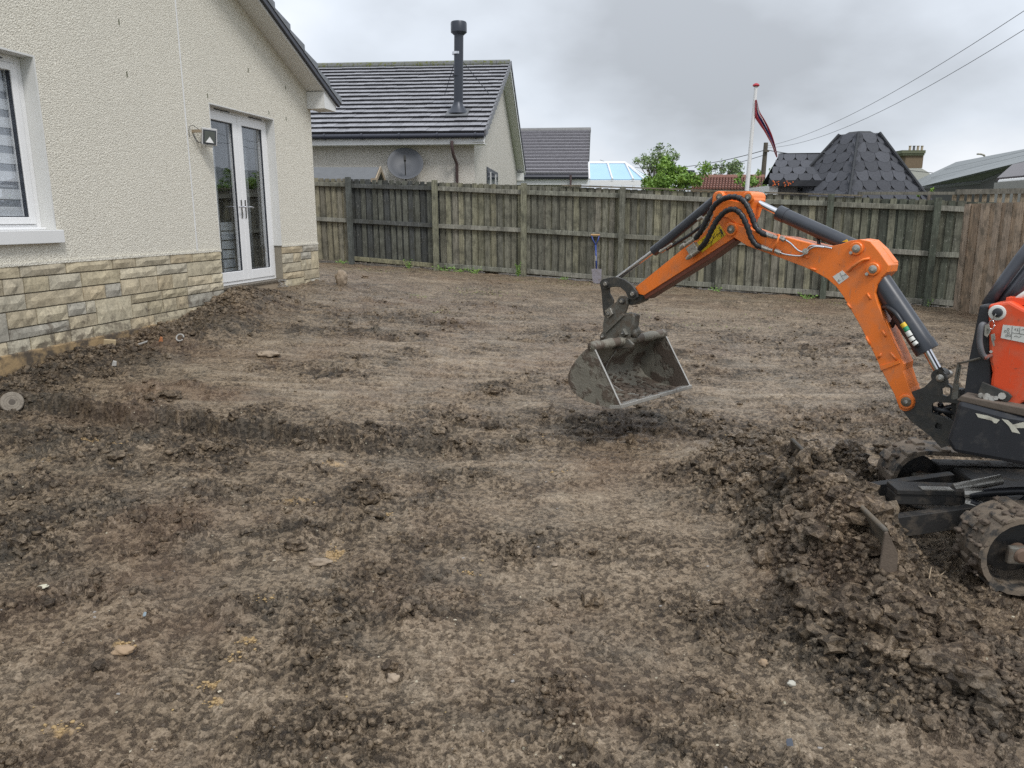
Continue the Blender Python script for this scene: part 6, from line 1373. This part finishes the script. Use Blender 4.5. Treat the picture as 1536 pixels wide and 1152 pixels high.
# round concrete core at the left edge
q = gpt(20, 616); rc = thing('concrete_core', q, 'round grey-brown concrete core lying on its side at the left edge', 'concrete core')
axv = Vector((.55, -.72, .30)).normalized(); cc_ = at(18, 603, q.y); mb = MB(); mb.lathe(cc_, -axv, [(.0, 0), (.072, 0), (.078, .008), (.080, .16), (.07, .17)], 28); mb.build('disc', M['ceramic'], rc, auto=35)
mb = MB(); mb.lathe(cc_ + axv * .002, -axv, [(.010, 0), (.022, .001), (.024, .006)], 14); mb.build('centre_boss', simple('dark_core_centre', (.10, .085, .07), .9), rc, auto=35)
for rr_ in (.035, .052): mb = MB(); e1 = axv.orthogonal().normalized(); e2 = axv.cross(e1); mb.tube([cc_ + (e1 * math.cos(k * .262) + e2 * math.sin(k * .262)) * rr_ for k in range(25)], .0022, 5); mb.build('ring', M['ceramic'], rc)
# individual stones, slabs and big clods
def lump(name, px, py, r, sc, mat, lab, cat, seed, sub=3, jit=.3, sink=.3, dz=0, zones=None):
    p = gpt(px, py); random.seed(seed); mb = MB(); mb.ico(p + UP * (r * sc[2] * (1 - sink) + dz), r, jit, sub, sc)
    # second octave of roughness
    vs_ = []
    for v in mb.v:
        d = (Vector(v) - p); k = 1 + .10 * mnoise.noise(Vector(v) * (5 / r) * .35) + .07 * mnoise.noise(Vector(v) * (12 / r) * .35); vs_.append(tuple(p + d * k))
    mb.v = vs_; o = mb.build(name, mat, None, smooth=True, fix=False); tag(o, lab, cat)
    if mat == M['mud']:
        n = len(o.data.vertices); tn = zones or (.3, 0, .1); setzones(o.data, np.full(n, tn[0]), np.full(n, tn[1]), np.full(n, tn[2]))
    return o
stn = simple('buff_field_stone', (.33, .26, .19), .85, var=.3, scale=25, bumpd=.004, dirt=(.15, .12, .09), dirtfac=(.5, .7))
sty = simple('orange_sandstone', (.34, .24, .15), .85, var=.3, scale=25, bumpd=.003, dirt=(.15, .12, .09), dirtfac=(.55, .7))
lump('field_stone', 513, 427, .11, (.8, .6, 1.1), stn, 'upright buff stone standing in the mud near the stone corner of the house', 'stone', 1, sink=.15)
lump('flat_stone', 402, 531, .085, (1.3, .8, .35), stn, 'flat pale stone lying on the scraped ground in front of the French doors', 'stone', 2)
lump('field_stone', 186, 978, .032, (1.2, .8, .5), sty, 'orange-buff stone in the mud at the lower left', 'stone', 3)
lump('field_stone', 590, 1022, .022, (1, .8, .8), stn, 'small grey-buff stone near the bottom centre, right of a pale leaf-like chip', 'stone', 4)
lump('field_stone', 1145, 996, .017, (1, 1, .8), sty, 'small yellow-orange stone left of the big clods by the heap', 'stone', 5)
lump('field_stone', 1187, 1027, .015, (1, .8, .8), simple('white_pebble', (.42, .40, .34), .7), 'small white pebble below the heap of clods', 'stone', 6)
lump('pebble', 832, 849, .012, (1.3, .8, .7), stn, 'small pale pebble in the scraped middle ground', 'stone', 7)
lump('grey_stone', 480, 846, .03, (1.8, .7, .6), stn, 'long grey stone beside the yellow sand patch', 'stone', 8)
lump('flat_stone', 65, 881, .017, (1.2, 1, .5), simple('cream_chip', (.5, .47, .36), .8), 'cream stone chip at the far left of the muddy foreground', 'stone', 9)
CL = [(1232, 915, .095, (1.25, .9, .62), 'largest flat-topped clod of clay at the left foot of the heap', 21), (1190, 885, .065, (1.1, .9, .7), 'dark lumpy clod touching the largest clod from above left', 22),
      (1352, 928, .055, (1, .9, .85), 'round clod in the middle of the near heap, right of the largest clod', 23), (1335, 968, .065, (1.1, .9, .8), 'brown clod at the front of the near heap, between two rounder ones', 24),
      (1378, 965, .05, (.95, .9, .9), 'smooth round clod right of centre at the front of the near heap', 25), (1308, 985, .045, (1.2, .9, .6), 'low grey clod at the front edge of the near heap', 26),
      (1410, 1000, .075, (1.3, .9, .55), 'broad dark clod at the right front corner of the near heap', 27), (1300, 965, .05, (1, .9, .9), 'upright clod just behind the low grey clod', 28),
      (1455, 1030, .07, (1.3, .9, .5), 'flattened clod lying nearest the bottom right corner', 29), (1400, 785, .055, (1.1, .9, .8), 'dark wet clod lodged between blade and near track', 30),
      (1330, 675, .07, (1.3, .9, .6), 'clod of clay in front of the far track', 31), (553, 742, .052, (1.1, .9, .75), 'dark round clod alone in the left middle foreground', 32),
      (560, 775, .055, (1.2, .9, .6), 'brown clod just below the dark round clod, by the yellow sand', 33), (738, 582, .055, (1.2, .8, .6), 'small dark clod alone on the smooth ground left of the bucket', 34),
      (440, 803, .05, (1.2, .8, .5), 'dark wedge-shaped clod above the yellow sand patch', 35), (738, 412, .13, (1.1, .8, .8), 'grey-brown clod resting against the foot of the back fence', 36),
      (585, 1000, .03, (1.1, .9, .7), 'small dark clod in the lower centre foreground', 37), (255, 594, .07, (1.4, .8, .5), 'dark clod on the raised ground beside the stone wall', 38)]
for x, y, r_, sc, lab, sd2 in CL: lump('mud_clod', x, y, r_ * .92, sc, M['mud'], lab, 'clod', sd2, 4, .38, .35, zones=(.28 if sd2 not in (24, 25, 33, 36) else .5, .0, .1))
# many smaller stones and chips that catch the eye
rg = random.Random(77); chip = [simple('pale_chip', (.42, .37, .28), .8), simple('yellow_chip', (.36, .26, .12), .8), simple('grey_chip', (.27, .25, .23), .8)]
mb = MB(); k = 0
def fz(xs, ys): return feats(np.array(xs), np.array(ys))[0]
xs = []; ys = []
for i in range(420):
    y = math.exp(rg.uniform(math.log(1.8), math.log(9))); x = rg.uniform(-.8, .8) * (y + .35)
    if x < -5.42 + .201 * y + .1: continue
    xs.append(x); ys.append(y)
zs = fz(xs, ys)
for x, y, z in zip(xs, ys, zs): mb.ico((x, y, z + .001), rg.choice((.002, .003, .003, .004, .006)), .4, 1, (1.3, 1, .6), rg.choice((0, 1, 2, 0, 2)))
o = mb.build('stone_chips', chip, None); tag(o, 'scattered pale and yellow stone chips in the mud', kind='stuff')
# chunks of yellow sand
xs = []; ys = []; rs = []
for px, py, rx, ry, a in SANDB[:19]:
    p = gp(px, py)
    for i in range(int(34 * min(a, 1.2))): xs.append(p.x + rg.gauss(0, rx * .55)); ys.append(p.y + rg.gauss(0, ry * .55)); rs.append(.002 + .006 * rg.random() ** 2.5)
zs = fz(xs, ys); mb = MB()
for x, y, z, r_ in zip(xs, ys, zs, rs): mb.ico((x, y, z + r_ * .2), r_, .4, 1, (1.2, 1, .6))
o = mb.build('sand_crumbs', simple('ochre_sand', (.36, .25, .12), .9, var=.35, scale=60, bumpd=.002), None, smooth=True); tag(o, 'crumbs of yellow ochre sand turned up in the mud', kind='stuff')
# litter by the wall
def chipthing(name, px, py, pl, mat, lab, cat, up=.01):
    p = gpt(px, py); mb = MB(); mb.prism([p + Vector(v) + UP * up for v in pl], (0, .01, .008)); o = mb.build(name, mat, None, bevel=.002); tag(o, lab, cat)
wp_ = simple('white_litter', (.34, .33, .31), .7)
chipthing('broken_brick', 163, 520, [(-.05, 0, 0), (.06, .02, .0), (.06, .02, .05), (-.04, 0, .06)], simple('pale_brick_chip', (.42, .33, .2), .8), 'broken buff brick piece in the dark soil along the wall', 'rubble')
chipthing('plastic_strip', 211, 520, [(-.05, 0, 0), (.05, .03, .035), (.055, .03, .045), (-.04, 0, .015)], wp_, 'white plastic strip in the dark soil by the wall', 'litter')
chipthing('terracotta_shard', 241, 515, [(-.02, 0, 0), (.02, 0, 0), (.015, .01, .04), (-.005, .01, .045)], simple('terracotta', (.34, .13, .05), .8), 'orange terracotta shard in the dark soil by the wall', 'rubble')
chipthing('white_scrap', 170, 543, [(-.02, 0, 0), (.02, 0, 0), (.02, .01, .03), (-.01, .01, .04)], wp_, 'crumpled white scrap half buried beside the wall trench', 'litter')
q = gpt(270, 507); mb = MB(); mb.tube([q + Vector((.035 * math.cos(k * .3), 0.02 * math.sin(k * .3), .025 + .03 * math.sin(k * .3))) for k in range(20)], .008, 6); o = mb.build('white_plastic_ring', wp_, None, smooth=True); tag(o, 'broken white plastic pipe ring on the dark soil by the wall', 'litter')
q = gpt(424, 430); mb = MB(); pts = [q + UP * .05 + Vector((.06 * math.cos(k * .8) * (1 + .3 * math.sin(k)), .04 * math.sin(k * .8), .05 * math.sin(k * .53) + .02)) for k in range(40)]; mb.tube(spline(pts, 4), .0035, 5); o = mb.build('coiled_cable', wp_, None, smooth=True); tag(o, 'loose coil of white cable on the ground by the French doors', 'cable')
chipthing('blue_scrap', 216, 927, [(-.007, 0, 0), (.008, 0, 0), (.006, .004, .005), (-.004, .004, .006)], simple('pale_blue_scrap', (.20, .25, .28), .7), 'tiny pale blue scrap in the left foreground mud', 'litter')
chipthing('blue_scrap', 1185, 1128, [(-.012, 0, 0), (.010, 0, 0), (.010, .008, .008), (-.008, .006, .007)], simple('dark_blue_scrap', (.05, .06, .08), .7), 'dark blue scrap near the bottom right of the mud', 'litter')
# roots in the heap and small drain hole
for pts, lab in (([(1395, 865), (1392, 880), (1396, 895), (1398, 912), (1404, 925)], 'pale root hanging from the near heap'), ([(1418, 862), (1410, 868), (1400, 875)], 'short pale root above the hanging root in the near heap')):
    mb = MB(); qs = [gpt(x, y) + UP * .02 for x, y in pts]; mb.tube(spline(qs, 4), .0028, 5); o = mb.build('root', simple('pale_root', (.35, .27, .18), .9) if 'pale_root' not in bpy.data.materials else bpy.data.materials['pale_root'], None, smooth=True); tag(o, lab, 'root')
# ---------------------------------------------------------------- weeds
grass = leafm('weed_leaf', (.10, .20, .03), (.20, .32, .06))
def weed(px, py, h_, n, lab, spread=.1, name='weed', w_=.02, onfence=True):
    p = gpt(px, py)
    if onfence: 
        yf = FX(p.x) - .14; p = Vector((p.x * yf / p.y, yf, 0)); p.z = zg(p.x, p.y)
    t = thing(name, p, lab, 'weed'); r = random.Random(int(px)); mb = MB(); st = MB()
    for i in range(n):
        a = r.uniform(0, 6.28); o = Vector((math.cos(a), math.sin(a), 0)); b = p + o * r.uniform(0, spread * .4); k = h_ * r.uniform(.5, 1.1); tip = b + o * spread * r.uniform(.3, 1) + UP * k
        st.tube([b, b.lerp(tip, .5) + UP * k * .12, tip], [.003, .002, .001], 4)
        for j in range(5):
            c = b.lerp(tip, (j + 1) / 5) + Vector((r.gauss(0, .01), r.gauss(0, .01), r.gauss(0, .01))); d = Vector((r.gauss(0, 1), r.gauss(0, 1), r.gauss(.4, .6))).normalized(); s_ = d.orthogonal().normalized(); l = w_ * r.uniform(1.2, 2.4)
            mb.add([c, c + d * l * .5 + s_ * w_ * .5, c + d * l, c + d * l * .5 - s_ * w_ * .5], [(0, 1, 2, 3)])
    mb.build('leaves', grass, t, fix=False); st.build('stem', grass, t)
for args in ((668, 408, .12, 16, 'low green weed right of the second fence post', .22), (688, 411, .10, 14, 'low leafy weed left of the third bay centre at the fence foot', .18), (712, 409, .12, 14, 'small bushy weed just left of the clod at the fence foot', .16), (777, 412, .26, 14, 'tall narrow weed left of the third fence post', .06),
             (612, 395, .16, 10, 'feathery weed sprouting in front of the dark fence panel', .08), (512, 397, .05, 10, 'flat weed at the foot of the leftmost fence boards', .18), (1290, 450, .12, 12, 'weed at the fence foot behind the boom', .2), (1390, 462, .14, 10, 'weed in the far right corner of the fence', .14),
             (1215, 444, .10, 10, 'low weed at the fence foot left of the boom bend', .2), (1075, 428, .08, 8, 'small weed at the fence foot under the arm', .14), (846, 417, .05, 6, 'tiny yellow-green weed at the fence foot left of the spade', .12)): weed(*args)

# thin regrowth on the ground before the fence
xs = []; ys = []
for cx_, cy_, rx, ry, n in ((610, 408, .5, .25, 50), (545, 405, .5, .3, 80), (720, 440, .5, .35, 110), (625, 445, .2, .15, 40), (660, 470, .15, .1, 30), (840, 425, 1.2, .4, 90), (1000, 470, 1.5, .4, 60), (1070, 490, .6, .15, 50), (1250, 455, 1.2, .2, 70)):
    p = gp(cx_, cy_)
    for i in range(n): xs.append(p.x + rg.gauss(0, rx * .6)); ys.append(p.y + rg.gauss(0, ry * .6))
zs = fz(xs, ys); mb = MB()
for x, y, z in zip(xs, ys, zs):
    for j in range(2):
        a = rg.uniform(0, 6.28); d = Vector((math.cos(a), math.sin(a), rg.uniform(.1, .6))) * rg.uniform(.015, .04); s_ = Vector((-math.sin(a), math.cos(a), 0)) * .007; c = Vector((x, y, z)); mb.add([c - s_, c + s_, c + d], [(0, 1, 2)])
o = mb.build('grass_regrowth', leafm('thin_grass', (.16, .19, .05), (.26, .27, .09)), None, fix=False); tag(o, 'thin yellow-green regrowth on the mud before the fence', kind='stuff')
